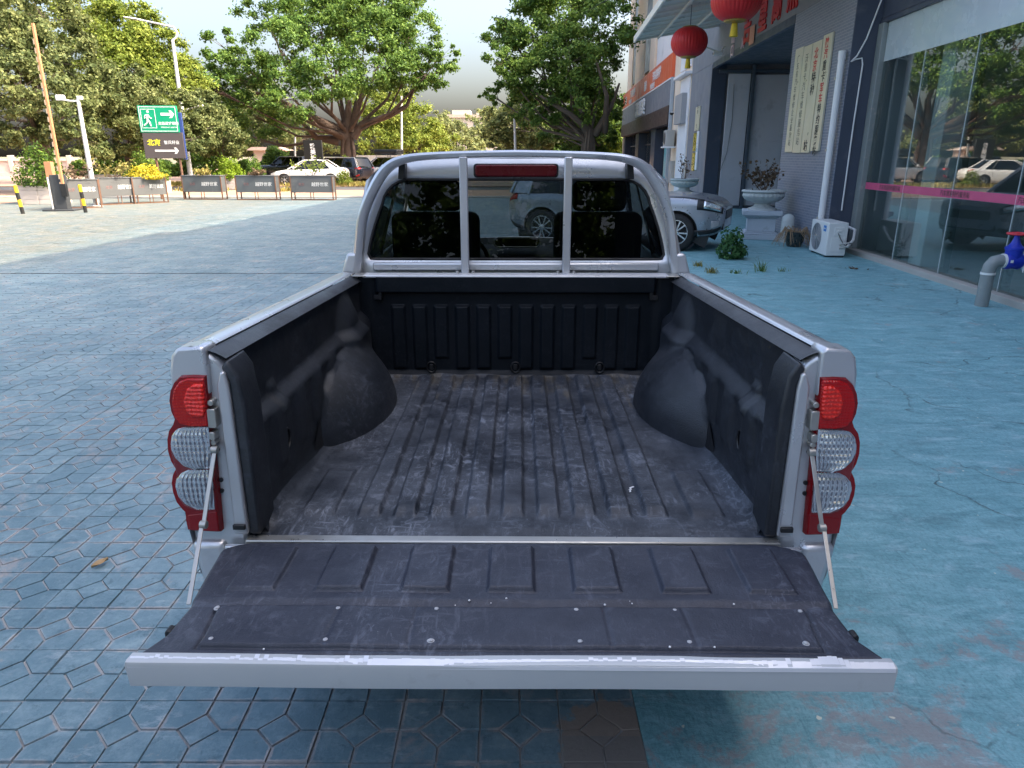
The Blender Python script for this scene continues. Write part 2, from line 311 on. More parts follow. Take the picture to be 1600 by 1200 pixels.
MT = {
 'silver': silver_paint('silver paint'), 'silver2': silver_paint('silver suv paint', (.36,.39,.44)),
 'dull': mat('dull scuffed silver', (.50,.52,.53), .5, .25, .08, 3, dirt=(.40,.41,.42), dirt_s=7, dirt_t=.60, bmp=.08, bs=12), 'chrome': mat('worn steel', (.46,.45,.42), .36, .8, .15, 20, dirt=(.25,.2,.15), dirt_t=.66), 'rusty': mat('chipped silver', (.55,.57,.60), .42, .4, .1, 5, dirt=(.20,.09,.04), dirt_s=9, dirt_t=.66),
 'chip': mat('bright chipped edge', (.74,.75,.78), .38, .35, .1, 12, dirt=(.35,.33,.32), dirt_s=14, dirt_t=.62),
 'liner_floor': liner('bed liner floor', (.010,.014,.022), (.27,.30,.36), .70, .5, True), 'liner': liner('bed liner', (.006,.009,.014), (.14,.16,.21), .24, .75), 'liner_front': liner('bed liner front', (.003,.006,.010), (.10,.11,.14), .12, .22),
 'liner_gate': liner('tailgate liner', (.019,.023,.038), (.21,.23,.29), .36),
 'black': mat('black plastic', (.012,.013,.015), .45, bmp=.1), 'rubber': mat('tyre rubber', (.018,.018,.019), .8, bmp=.2), 'dark': mat('dark interior trim', (.02,.021,.024), .7),
 'greyfab': mat('grey seat fabric', (.035,.036,.04), .9, bmp=.3, bs=200),
 'red_lens': mat('red lens', (.46,.002,.004), .14, coat=.12, var=.1), 'red_dark': mat('dark red lens', (.22,.001,.004), .14, coat=.12, var=.08), 'red_bright': mat('bright red reflector', (.95,.02,.01), .2, coat=.2, var=.3, vs=30),
 'reflector': mat('lamp reflector', (.78,.80,.82), .10, .95, .10, 28), 'lampclear': glass('clear lens', (.97,.97,.98), .04),
 'brake': mat('maroon lens', (.13,.004,.012), .25, spec=.3), 'alloy': mat('alloy wheel', (.62,.63,.65), .28, .8, .06),
 'tint': glass('tinted rear glass', (.22,.26,.27), .018), 'windscreen': glass('windscreen', (.80,.84,.82), .03), 'sidetint': glass('tinted side glass', (.05,.055,.06), .04), 'cartint': glass('dark car glass', (.12,.13,.14), .05),
 'showglass': glass('showroom glass', (.76,.82,.81), .12),
 'paver': painted_ground('painted pavers', True), 'apron': painted_ground('painted concrete', False),
 'joint': mat('paver joint', (.36,.36,.36), .9, 0, .4, 5, bmp=.6, dirt=(.09,.09,.09), dirt_s=1.3, dirt_t=.52, kind='Object'),
 'earth': mat('earth', (.20,.17,.12), .95, 0, .3, .3, bmp=.4, bs=2, dirt=(.13,.15,.05), dirt_s=.4, dirt_t=.5), 'asphalt': mat('road asphalt', (.085,.085,.088), .85, 0, .25, .8, bmp=.4, bs=12),
 'sidewalk': mat('pink paving', (.40,.26,.18), .85, 0, .22, 1.1, bmp=.4, bs=10, dirt=(.26,.22,.18), dirt_s=.6, dirt_t=.55), 'kerb': mat('kerb stone', (.42,.40,.37), .85, 0, .2, 2, bmp=.3),
 'navy': mat('navy panel', (.060,.075,.110), .38, 0, .2, 1.2, dirt=(.10,.11,.14), dirt_s=2), 'grey': mat('grey cladding', (.20,.21,.245), .55, 0, .14, 1.0, dirt=(.16,.17,.20), dirt_s=1.5, bmp=.1),
 'tilewall': None, 'doorgrey': mat('grey painted door', (.58,.57,.61), .55, 0, .1, 1.2, dirt=(.47,.46,.49), dirt_s=2.4), 'darkblue': mat('dark blue grey', (.07,.09,.115), .5, 0, .2, 2),
 'cream': mat('cream wall', (.80,.67,.54), .8, 0, .1, .8, dirt=(.66,.56,.46), dirt_s=1.2), 'white': mat('white paint', (.78,.78,.79), .5, 0, .07, 3, dirt=(.5,.5,.5), dirt_s=5, dirt_t=.66), 'whitewall': mat('white wall', (.76,.76,.79), .75, 0, .07, 1, dirt=(.58,.58,.60), dirt_s=1.5),
 'room': mat('showroom wall', (.48,.51,.53), .8, 0, .1, 1), 'pale': mat('pale column', (.74,.80,.82), .6, 0, .08, 2),
 'orange': mat('orange sign', (.72,.13,.05), .45, 0, .12, 1), 'brown': mat('brown band', (.06,.035,.035), .5, 0, .2, 2), 'gold': mat('brass plate', (.70,.65,.50), .36, .25, .22, 1.6, dirt=(.66,.62,.50), dirt_s=1.5), 'goldbright': mat('bright brass plate', (.62,.50,.06), .3, .5, .2, 4),
 'ink': mat('black lettering', (.015,.015,.015), .5), 'inkgrey': mat('worn lettering', (.17,.16,.12), .6), 'redtext': mat('red lettering', (.55,.015,.02), .4, 0, .3, 20), 'pinktext': mat('pale pink lettering', (.80,.60,.66), .5), 'whitetext': mat('white lettering', (.82,.82,.82), .5), 'yellowtext': mat('yellow lettering', (.72,.66,.04), .5),
 'film': mat('pale pelmet sheet', (.50,.58,.62), .25, 0, .1, 1, coat=.4), 'pink': mat('pink film', (.60,.09,.20), .5, 0, .2, 3), 'lantern': mat('red silk', (.62,.018,.022), .5, 0, .18, 5), 'tassel': mat('yellow tassel', (.70,.50,.04), .8, 0, .3, 40, bmp=.6, bs=120), 'goldtrim': mat('gold foil trim', (.42,.26,.06), .4, .4, .4, 30),
 'canopy': mat('canopy sheet', (.84,.79,.72), .5, .2, .12, 2, dirt=(.48,.45,.42), dirt_s=2),
 'stone': mat('pale stone', (.52,.56,.55), .75, 0, .16, 8, bmp=.4, bs=30, dirt=(.33,.37,.36), dirt_s=5), 'stonepaint': mat('pale blue painted plaster', (.50,.56,.62), .7, 0, .12, 4, bmp=.3, dirt=(.34,.40,.42), dirt_s=4),
 'wood': mat('orange wood', (.48,.24,.12), .7, 0, .25, 6, bmp=.3), 'plank': mat('weathered plank', (.42,.33,.24), .8, 0, .25, 5, bmp=.4), 'gunmetal': mat('dark grey box', (.05,.055,.062), .5, 0, .15, 3), 'planter': mat('planter sheet', (.115,.13,.14), .45, .1, .2, 1.5, dirt=(.2,.2,.19), dirt_s=2), 'planterlight': mat('lighter planter sheet', (.13,.135,.14), .5, .1, .15, 1.5), 'rust': mat('rusty post', (.16,.085,.055), .8, 0, .3, 9, bmp=.3),  # planterlight is a little paler than planter
 'green': mat('green sign', (.0,.30,.15), .4, 0, .06, 2), 'signbrown': mat('dark sign', (.085,.07,.07), .45, 0, .12, 2), 'signblue': mat('blue sign back', (.03,.06,.22), .5), 'galv': mat('white steel pole', (.72,.72,.72), .45, .2, .08, 4, dirt=(.45,.43,.40), dirt_s=6), 'yellow': mat('yellow paint', (.75,.50,.02), .5, 0, .15, 9),
 'pipegrey': mat('grey plastic pipe', (.24,.27,.27), .45, 0, .12, 12, dirt=(.36,.34,.32), dirt_s=9), 'valveblue': mat('blue valve paint', (.012,.035,.42), .35, 0, .15, 20), 'flangeblue': mat('light blue valve paint', (.10,.25,.45), .4, 0, .15, 15), 'valvered': mat('red handwheel', (.62,.03,.05), .4), 'putty': mat('white sealant', (.8,.8,.78), .6),
 'acwhite': mat('air conditioner casing', (.72,.73,.72), .45, 0, .05, 4), 'acgrille': mat('air conditioner grille', (.40,.41,.43), .5, 0, .1, 20), 'bluelogo': mat('blue badge', (.02,.20,.55), .4),
 'bark': mat('bark', (.11,.09,.07), .9, 0, .35, 2.5, bmp=.9, bs=14), 'barkred': mat('aerial root bark', (.11,.075,.06), .9, 0, .4, 3, bmp=.9, bs=14), 'twig': mat('dry twig', (.16,.11,.08), .9, 0, .3, 20), 'drystem': mat('dry straw stems', (.36,.25,.15), .9, 0, .3, 20), 'pot': mat('dark glazed pot', (.03,.04,.04), .3, 0, .2, 8),
 'leafdark': leafmat('banyan leaf', (.030,.072,.018), (.095,.185,.036), (.200,.300,.060)), 'leafolive': leafmat('olive leaf', (.054,.086,.031), (.138,.174,.062), (.246,.270,.102)), 'leafyellow': leafmat('yellow green leaf', (.065,.105,.016), (.165,.225,.034), (.285,.330,.060)),
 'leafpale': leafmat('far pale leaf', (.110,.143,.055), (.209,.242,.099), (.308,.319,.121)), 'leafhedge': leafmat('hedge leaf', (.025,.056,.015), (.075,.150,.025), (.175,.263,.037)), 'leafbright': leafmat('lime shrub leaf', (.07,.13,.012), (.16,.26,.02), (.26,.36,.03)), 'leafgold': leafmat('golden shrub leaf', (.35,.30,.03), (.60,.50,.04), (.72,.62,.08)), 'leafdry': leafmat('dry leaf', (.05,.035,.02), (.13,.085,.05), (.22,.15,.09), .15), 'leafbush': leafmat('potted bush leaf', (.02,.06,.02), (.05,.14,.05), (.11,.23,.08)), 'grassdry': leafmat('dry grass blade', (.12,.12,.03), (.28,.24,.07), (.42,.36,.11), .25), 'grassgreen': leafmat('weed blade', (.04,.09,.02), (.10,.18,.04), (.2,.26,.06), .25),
 'farwall': mat('far pinkish building', (.52,.44,.40), .85, 0, .1, .1), 'farroof': mat('far roof', (.46,.37,.33), .85), 'farwin': mat('far window', (.16,.17,.18), .4), 'balustrade': mat('pale stone balustrade', (.55,.48,.44), .8, 0, .1, .6), 'corrugated': mat('grey hoarding', (.36,.36,.37), .6, .1, .1, 1),
 'carwhite': mat('white car paint', (.80,.80,.80), .22, 0, .02, 2, coat=.8), 'cardark': mat('dark blue car paint', (.015,.018,.032), .2, .2, .05, 2, coat=1), 'carblack': mat('black car paint', (.012,.014,.016), .2, .1, .05, 2, coat=1),
 'kioskblue': mat('blue kiosk door', (.06,.28,.48), .5), 'palepipe': mat('pale blue grey pipe', (.36,.42,.48), .5), 'faded_red': mat('faded red print', (.30,.15,.14), .6), 'paper': mat('orange paper', (.68,.34,.24), .8), 'brownleaf': mat('fallen leaf', (.40,.27,.14), .8, 0, .3, 60), 'screen': mat('poster dark', (.10,.11,.12), .4, 0, .6, 1.1), 'bluepanel': mat('teal advert panel', (.12,.42,.48), .4),
}
def ribbed(m, scale, st=1.0):
    n, l = m.node_tree.nodes, m.node_tree.links; b = n['Principled BSDF']
    w = N(n, 'ShaderNodeTexWave', Scale=scale, Distortion=3.0, Detail=2); w.bands_direction = 'Z'; l.new(pos(n, l, kind='Object'), w.inputs['Vector'])
    w2 = N(n, 'ShaderNodeTexWave', Scale=scale * 1.1, Distortion=5.0, Detail=2); w2.bands_direction = 'X'; l.new(pos(n, l, kind='Object'), w2.inputs['Vector'])
    bump(n, l, b, math_(n, l, 'ADD', w.outputs['Fac'], math_(n, l, 'MULTIPLY', w2.outputs['Fac'], .6)), st, .012)
ribbed(MT['red_bright'], 30, .35); ribbed(MT['red_lens'], 40, .18)
def tile_wall():
    m, n, l, b = newmat('small blue grey wall tiles')
    tc = n.new('ShaderNodeTexCoord'); sx = n.new('ShaderNodeSeparateXYZ'); l.new(tc.outputs['Object'], sx.inputs[0]); cb = n.new('ShaderNodeCombineXYZ')
    l.new(sx.outputs['Y'], cb.inputs[0]); l.new(sx.outputs['Z'], cb.inputs[1])
    bk = N(n, 'ShaderNodeTexBrick', Scale=1.0); bk.offset = 0.5
    for k, v in (('Color1', (.165,.185,.240,1)), ('Color2', (.205,.225,.285,1)), ('Mortar', (.30,.31,.36,1)), ('Mortar Size', .006), ('Brick Width', .20), ('Row Height', .052)): bk.inputs[k].default_value = v
    l.new(cb.outputs[0], bk.inputs['Vector']); l.new(bk.outputs['Color'], b.inputs['Base Color']); b.inputs['Roughness'].default_value = .45
    bump(n, l, b, bk.outputs['Fac'], -.5, .006); return m
MT['tilewall'] = tile_wall()
# ================================================================ setting: ground
def sheet(name, pts, z, m, parent=None):
    return MB().add([(x, y, z) for x, y in pts], [tuple(range(len(pts)))]).build(name, m, parent)
struct(sheet('ground', [(-900,-300),(900,-300),(900,1500),(-900,1500)], -.05, MT['earth']), 'bare earth reaching to the horizon')
YARD_R, YARD_L, TILE = .40, -19.1, .25
yard = struct(sheet('paved_yard', [(YARD_L,-14),(YARD_R,-14),(YARD_R,31.2),(YARD_L,31.2)], -.0065, MT['joint']), 'yard of blue painted square pavers')
far = sheet('faded_paving', [(YARD_L,21.9),(YARD_R,21.9),(YARD_R,31.2),(YARD_L,31.2)], -.001, MT['paver'], yard)
near = sheet('rear_paving', [(YARD_L,-14),(YARD_R,-14),(YARD_R,1.15),(YARD_L,1.15)], -.001, MT['paver'], yard)
struct(MB().add([(YARD_R,-14,.0005),(12.0,-14,.0005),(12.0,60,.0005),(YARD_R,60,.0005),(YARD_R,-14,-.05),(12,-14,-.05),(12,60,-.05),(YARD_R,60,-.05)],
       [(0,1,2,3),(0,4,5,1),(3,2,6,7),(0,3,7,4)]).build('concrete_apron', MT['apron']), 'streaky teal painted concrete apron with hairline cracks')
# ---- pavers: each a square block with a raised lozenge and four corner pieces
def paver_mesh(seed):
    r = random.Random(seed); e, g, d = .1226, .0023, .066; polys = [[(d-g*1.4,0),(0,d-g*1.4),(-d+g*1.4,0),(0,-d+g*1.4)]]
    for sx, sy in ((1,1),(-1,1),(-1,-1),(1,-1)):
        q = [(e,g),(e,e),(g,e),(g,d+g*1.4),(d+g*1.4,g)]
        polys.append([(sx*x, sy*y) for x, y in (q if sx*sy > 0 else q[::-1])])
    vs, fs = [], []
    for p in polys:
        n = len(p); cx = sum(a for a, b in p)/n; cy = sum(b for a, b in p)/n; k = len(vs); h = r.uniform(-.0010, .0012)
        vs += [(cx+(x-cx)*.975+r.uniform(-.0012,.0012), cy+(y-cy)*.975+r.uniform(-.0012,.0012), h) for x, y in p] + [(x, y, -.009) for x, y in p]
        fs += [(k, k+i, k+i+1) for i in range(1, n-1)]
        for i in range(n):
            j = (i+1) % n; fs += [(k+i, k+n+i, k+n+j), (k+i, k+n+j, k+j)]
    return np.array(vs), np.array(fs)
PV = [paver_mesh(s) for s in range(6)]
pv_me = []
for vs, fs in PV:
    me = bpy.data.meshes.new('paver'); me.from_pydata(vs.tolist(), [], fs.tolist()); me.materials.append(MT['paver']); me.update(); pv_me.append(me)
cells = []
for j in range(int((21.9 - 1.15) / TILE)):
    for i in range(int((YARD_R - YARD_L) / TILE)):
        x = YARD_R - (i + .5) * TILE; y = 1.15 + (j + .5) * TILE
        cells.append((x, y))
MB().box(YARD_L, YARD_R, 10.77, 10.80, -.004, .0035).build('expansion_joint', MT['rubber'], yard)
def seen(x, y):
    if abs(x) > .735 * math.hypot(y, 1.7) * .98 + .15 or y < 1.62: return False
    if y > 1.93 and y < 2.2 and abs(x) < 1.05: return False
    return not (y >= 2.0 and abs(x) < .95 + .45 * (y - 1.6))
order = sorted([c for c in cells if seen(*c)], key=lambda c: c[0] ** 2 + c[1] ** 2)[:300]
single = set(order); prnd = random.Random(3)
for x, y in order:
    o = bpy.data.objects.new('paver', prnd.choice(pv_me)); COL.objects.link(o); o.parent = yard
    o.location = (x, y, prnd.uniform(-.0012, .0014)); o.rotation_euler = (prnd.gauss(0, .006), prnd.gauss(0, .006), prnd.gauss(0, .004) + math.pi / 2 * prnd.randrange(4))
av, af, k = [], [], 0
for x, y in cells:
    if (x, y) in single: continue
    vs, fs = PV[prnd.randrange(6)]; tx, ty = prnd.gauss(0, .005), prnd.gauss(0, .005)
    w = vs + np.array([x, y, prnd.uniform(-.0012, .0014)]); w[:, 2] += vs[:, 0] * tx + vs[:, 1] * ty
    av.append(w); af.append(fs + k); k += len(vs)
struct(np_mesh('pavers', np.concatenate(av), np.concatenate(af), MT['paver'], yard), kind='stuff')
# ---- beyond the yard: kerb, pink pavement, road, verge
struct(MB().box(-60, 9, 31.2, 31.45, -.05, .07).build('kerb', MT['kerb'], bevel=.02), 'stone kerb along the far edge of the yard')
struct(sheet('pavement', [(-60,31.45),(9,31.45),(9,37.2),(-60,37.2)], .06, MT['sidewalk']), 'sunlit pink pavement behind the planters')
struct(sheet('side_pavement', [(-60,20),(YARD_L,20),(YARD_L,31.2),(-60,31.2)], .004, MT['sidewalk']), 'pink pavement left of the yard')
struct(sheet('side_road', [(-60,-14),(YARD_L,-14),(YARD_L,20),(-60,20)], -.012, MT['asphalt']), 'grey asphalt left of the yard')
struct(sheet('road', [(-90,37.2),(9,37.2),(9,42.5),(-90,42.5)], -.01, MT['asphalt']), 'asphalt road behind the planters')
struct(sheet('verge', [(-90,42.5),(30,42.5),(30,64),(-90,64)], .03, MT['sidewalk']), 'pinkish earth verge under the trees')
def blades(name, label, spots, m, h, n, w=.012, spread=.5):
    co = []; q = []
    for (x, y, z, s) in spots:
        for _ in range(n):
            a = rng.uniform(0, 6.28); r = abs(rng.normal(0, .35)) * s; bx, by = x + r*math.cos(a), y + r*math.sin(a)
            hh = h * rng.uniform(.4, 1.1); ln = rng.uniform(.1, spread) * hh; b = rng.uniform(0, 6.28); wx, wy = w*math.cos(b+1.57), w*math.sin(b+1.57); k = len(co)
            co += [(bx-wx, by-wy, z), (bx+wx, by+wy, z), (bx+ln*.4*math.cos(b)+wx*.7, by+ln*.4*math.sin(b)+wy*.7, z+hh*.65), (bx+ln*.4*math.cos(b)-wx*.7, by+ln*.4*math.sin(b)-wy*.7, z+hh*.65),
                   (bx+ln*math.cos(b)+wx*.1, by+ln*math.sin(b)+wy*.1, z+hh), (bx+ln*math.cos(b)-wx*.1, by+ln*math.sin(b)-wy*.1, z+hh)]
            q += [(k, k+1, k+2, k+3), (k+3, k+2, k+4, k+5)]
    return np_mesh(name, np.array(co), np.array(q), m)
spots = [(rng.uniform(-24, -4), rng.uniform(42.7, 46), .03, 1.2) for _ in range(240)] + [(rng.uniform(-20, -9), rng.uniform(35.5, 37), .06, .6) for _ in range(50)]
struct(blades('grass', '', spots, MT['grassdry'], .22, 30, .03), 'dry yellow green grass along the verge', 'stuff')
# ================================================================ the pickup truck (local y runs forward, x to the right, origin on the ground under the rear edge of the bed)
T0 = 1.657
truck = thing('pickup_truck', 'silver double cab pickup truck with its tailgate lowered, seen from behind', 'truck', (0, T0, 0), R(-.62))
S, LN = MT['silver'], MT['liner']
def cut_arch(m, yc, zc, r, xmin=0.0):
    ins = [abs(v[0]) > xmin and (v[1]-yc)**2 + (v[2]-zc)**2 < r*r for v in m.v]
    m.f = [f for f in m.f if not all(ins[i] for i in f)]
    for f in m.f:
        for i in f:
            if ins[i]:
                v = m.v[i]; d = math.hypot(v[1]-yc, v[2]-zc) or 1e-6; m.v[i] = (v[0], yc + (v[1]-yc)*r/d, zc + (v[2]-zc)*r/d); ins[i] = False
def sstep(a, b, x): t = np.clip((x - a) / (b - a), 0, 1); return t * t * (3 - 2 * t)
def hf(name, X, Y, Z, m, parent, smooth=True):
    ny, nx = X.shape; co = np.stack([X, Y, Z], -1).reshape(-1, 3); i = np.arange(ny * nx).reshape(ny, nx)
    q = np.stack([i[:-1,:-1], i[:-1,1:], i[1:,1:], i[1:,:-1]], -1).reshape(-1, 4)
    return np_mesh(name, co, q, m, parent, smooth)
FZ, BL = .743, 1.44                                    # floor height, bed length
# ---- bed
bed = bpy.data.objects.new('bed', None); COL.objects.link(bed); bed.parent = truck
def rail_z(y): return 1.255 - .036 * y
# floor with its lengthwise ribs
x = np.linspace(-.70, .70, 420); y = np.linspace(.012, BL, 240); X, Y = np.meshgrid(x, y); Z = np.full_like(X, FZ)
for kx in range(9):
    c = (kx - 4) * .1005
    prof = sstep(.036, .024, np.abs(X - c)); Z += .017 * prof * sstep(.105, .165, Y + .25*np.abs(X-c)) * sstep(1.425, 1.40, Y)
for c in (-.545, .545):
    Z += .010 * sstep(.050, .038, np.abs(X - c)) * sstep(.10, .15, Y) * sstep(.44, .38, Y)
Z += .0022 * np.sin(X * 9 + 1) * np.sin(Y * 7) + .0012 * np.sin(X * 31 + Y * 13)
edge = sstep(.60, .70, np.abs(X)); Z += .055 * edge ** 2 * sstep(.02, .10, Y)
Z += .02 * sstep(1.395, 1.44, Y) ** 2 - .006 * sstep(.06, .012, Y)
hf('bed_floor', X, Y, Z, MT['liner_floor'], bed)
# side walls with wheel housings
for s in (-1, 1):
    y = np.linspace(.03, BL + .01, 190); z = np.linspace(FZ - .01, 1.195, 130); Y, Zg = np.meshgrid(y, z); Zn = FZ + (Zg - FZ) * ((rail_z(Y) - .018 - FZ) / (1.195 - FZ))
    xin = .712 - .026 * (Y / BL) - .036 * sstep(1.055, 1.005, Zn)
    ribs_ = .007 * np.clip(np.cos((Y - .06) * 2 * math.pi / .19) * 2.2, -1, 1) * sstep(1.02, .98, Zn) * sstep(.82, .86, Zn)
    xin -= .012 * sstep(.035, .02, np.abs(Y - .30)) * sstep(1.09, 1.06, Zn) * sstep(.98, 1.0, Zn)
    yc = .99; dy = np.abs(Y - yc) / .42; dz = np.clip((Zn - FZ + .02) / .275, 0, 9)
    sr = (dy ** 2.2 + dz ** 2.2) ** (1 / 2.2); bulge = .178 * np.clip(1 - sr ** 2.4, 0, 1)
    sr2 = (np.abs(Y - 1.16) / .15) ** 2.2 + (np.clip(Zn - FZ, 0, 9) / .40) ** 4; bulge = (bulge ** 3 + (.045 * sstep(1.5, .3, sr2)) ** 3) ** (1 / 3)
    fil = .022 * sstep(FZ + .07, FZ - .01, Zn) ** 2
    xin -= np.maximum(bulge, fil) + ribs_ * np.clip(1 - bulge / .02, 0, 1)
    hf('side_liner', s * xin, Y, Zn, LN, bed)
    # dark lip below the rail
    MB().grid(lambda u, v: (s * (.742 - .022*u - .046 * v), .0 + u * BL, rail_z(u * BL) - .004 - .020 * v ** 1.5), 24, 4).build('liner_lip', LN, bed, smooth=60)
    # outer body side with silver rail
    m = MB(); prof = [(.742,0),(.748,.006),(.775,.008),(.800,.002),(.812,-.014),(.822,-.06),(.845,-.22),(.856,-.36),(.852,-.46),(.835,-.62),(.80,-.70)]
    def side(u, v):
        k = v * (len(prof) - 1); i = min(int(k), len(prof) - 2); t = k - i
        a = prof[i][0] + (prof[i+1][0]-prof[i][0]) * t; b = prof[i][1] + (prof[i+1][1]-prof[i][1]) * t; yy = -.005 + u * (BL + .055)
        return (s * (a - .022 * u * (1 - min(1, v * 1.6))), yy, rail_z(yy) + b)
    m.grid(side, 60, 30); cut_arch(m, .93, .36, .42); body = m.build('bed_side', S, bed, smooth=50)
    MB().tube([(s*.845, .93 + .425*math.cos(a), .36 + .425*math.sin(a)) for a in np.linspace(R(-8), R(188), 28)], .014, 8).build('wheel_arch_lip', S, bed, smooth=60)
    MB().tube([(s*.66, .93 + .40*math.cos(a), .36 + .40*math.sin(a)) for a in np.linspace(R(-20), R(200), 24)], [(.19, .012)]*24, 8).build('wheel_arch_liner', MT['black'], bed, smooth=40)
# front wall with its vertical ribs
x = np.linspace(-.69, .69, 340); z = np.linspace(FZ - .01, 1.20, 130); X, Zg = np.meshgrid(x, z); Yw = np.full_like(X, BL)
for kx in range(12):
    c = (kx - 5.5) * .0945; low = .84 if kx in (1, 5, 6, 10) and False else .785
    if kx in (2, 5, 9): low = .835
    Yw -= .013 * sstep(.033, .024, np.abs(X - c)) * sstep(low - .012, low + .004, Zg) * sstep(1.075, 1.062, Zg)
Yw -= .034 * sstep(1.125, 1.135, Zg) * sstep(.62, .60, np.abs(X)) + .010 * sstep(.60, .64, np.abs(X))
Yw -= .016 * sstep(.775, .75, Zg)
hf('front_liner', X, Yw, Zg, MT['liner_front'], bed)
for c in (-.38, 0, .38):
    r = MB().tube([(c + .020*math.cos(a), BL - .014, .79 + .024*math.sin(a)) for a in np.linspace(0, 2*math.pi, 20)], .0035, 6, caps=False).build('tie_down_ring', MT['black'], bed, smooth=60)
    MB().prism(rounded(.018, .026, .006, 3, c, .79), BL - .016, BL - .004).build('tie_down_plate', MT['black'], bed, bevel=.002)
for s in (-1, 1):
    for yy, zz in ((.30, .93), (1.33, .93)):
        MB().tube([(s*(.672), yy + .026*math.cos(a), zz - .03 + .030*math.sin(a)) for a in np.linspace(R(-100), R(120), 16)], .004, 6).build('tie_down_ring', MT['black'], bed, smooth=60)
    MB().prism([(.585,1.10),(.62,1.10),(.62,1.12),(.60,1.12),(.60,1.135),(.585,1.135)], BL-.03, BL-.012, Matrix.Scale(s, 4, (1,0,0))).build('bracket', MT['black'], bed, bevel=.002)
MB().box(-.665, .665, BL - .028, BL + .05, 1.196, 1.207).build('front_rail', MT['chip'], bed, bevel=.004)
MB().box(-.70, .70, -.018, .014, FZ - .022, FZ - .002).build('rear_sill', MT['chrome'], bed, bevel=.004)
MB().box(-.70, .70, -.010, .0, .60, FZ - .024).build('sill_panel', S, bed, bevel=.004)
for s in (-1, 1):
    MB().prism([(s*.70, .729), (s*.752, .729), (s*.752, .70), (s*.70,.70)], -.028, -.012).build('sill_corner', S, bed, bevel=.004)
# rear pillars beside the tailgate opening
for s in (-1, 1):
    P = bpy.data.objects.new('rear_pillar', None); COL.objects.link(P); P.parent = bed
    m = MB(); m.prism([(s*.700,.690),(s*.845,.690),(s*.845,1.13),(s*.803,1.240),(s*.74,1.246),(s*.716,1.225),(s*.700,1.20)], .004, .095)
    m.build('pillar_panel', S, P, bevel=.012, seg=3)
    # raised inner flange, set back along the liner
    m = MB(); m.prism([(s*.690,.755),(s*.730,.755),(s*.726,.80),(s*.724,1.165),(s*.712,1.20),(s*.700,1.20),(s*.694,1.16)], -.012, .03); m.build('flange', S, P, bevel=.008, seg=3)
    m = MB(); m.prism([(s*.660,.75),(s*.692,.75),(s*.696,1.17),(s*.712,1.208),(s*.695,1.228),(s*.672,1.19),(s*.662,1.10)], -.004, .11); m.build('flange_cover', LN, P, bevel=.008, seg=3)
    # silver corner cap above the lamp
    m = MB(); m.prism([(s*.741,1.142),(s*.836,1.142),(s*.833,1.20),(s*.824,1.240),(s*.808,1.259),(s*.75,1.264),(s*.739,1.254)], -.012, .06); m.build('corner_cap', S, P, bevel=.012, seg=3)
    # lower corner under the lamp
    m = MB(); m.prism([(s*.752,.50),(s*.80,.52),(s*.83,.60),(s*.846,.70),(s*.85,.733),(s*.755,.733)], -.015, .14); m.build('lower_corner', S, P, bevel=.02, seg=3)
    m = MB(); m.prism(rounded(.022, .050, .004, 2, s*.742, 1.082), -.022, .006); m.prism(rounded(.016, .022, .004, 2, s*.747, 1.035), -.022, .006); m.cyl((s*.741,-.02,1.122),(s*.741,.01,1.122),.008,n=10); m.cyl((s*.748,-.018,1.016),(s*.748,.01,1.016),.008,n=10)
    m.build('latch_striker', MT['chrome'], P, bevel=.002)
    MB().box(s*.711-.016, s*.711+.016, -.020, -.010, .772, .786).build('rubber_stop', MT['black'], P, bevel=.002)
    for hx, hz in ((.750, .905), (.752, .875), (.748, .99)):
        MB().cyl((s*hx, -.0005, hz), (s*hx, .006, hz), .006, n=10).build('bolt_hole', MT['black'], P)
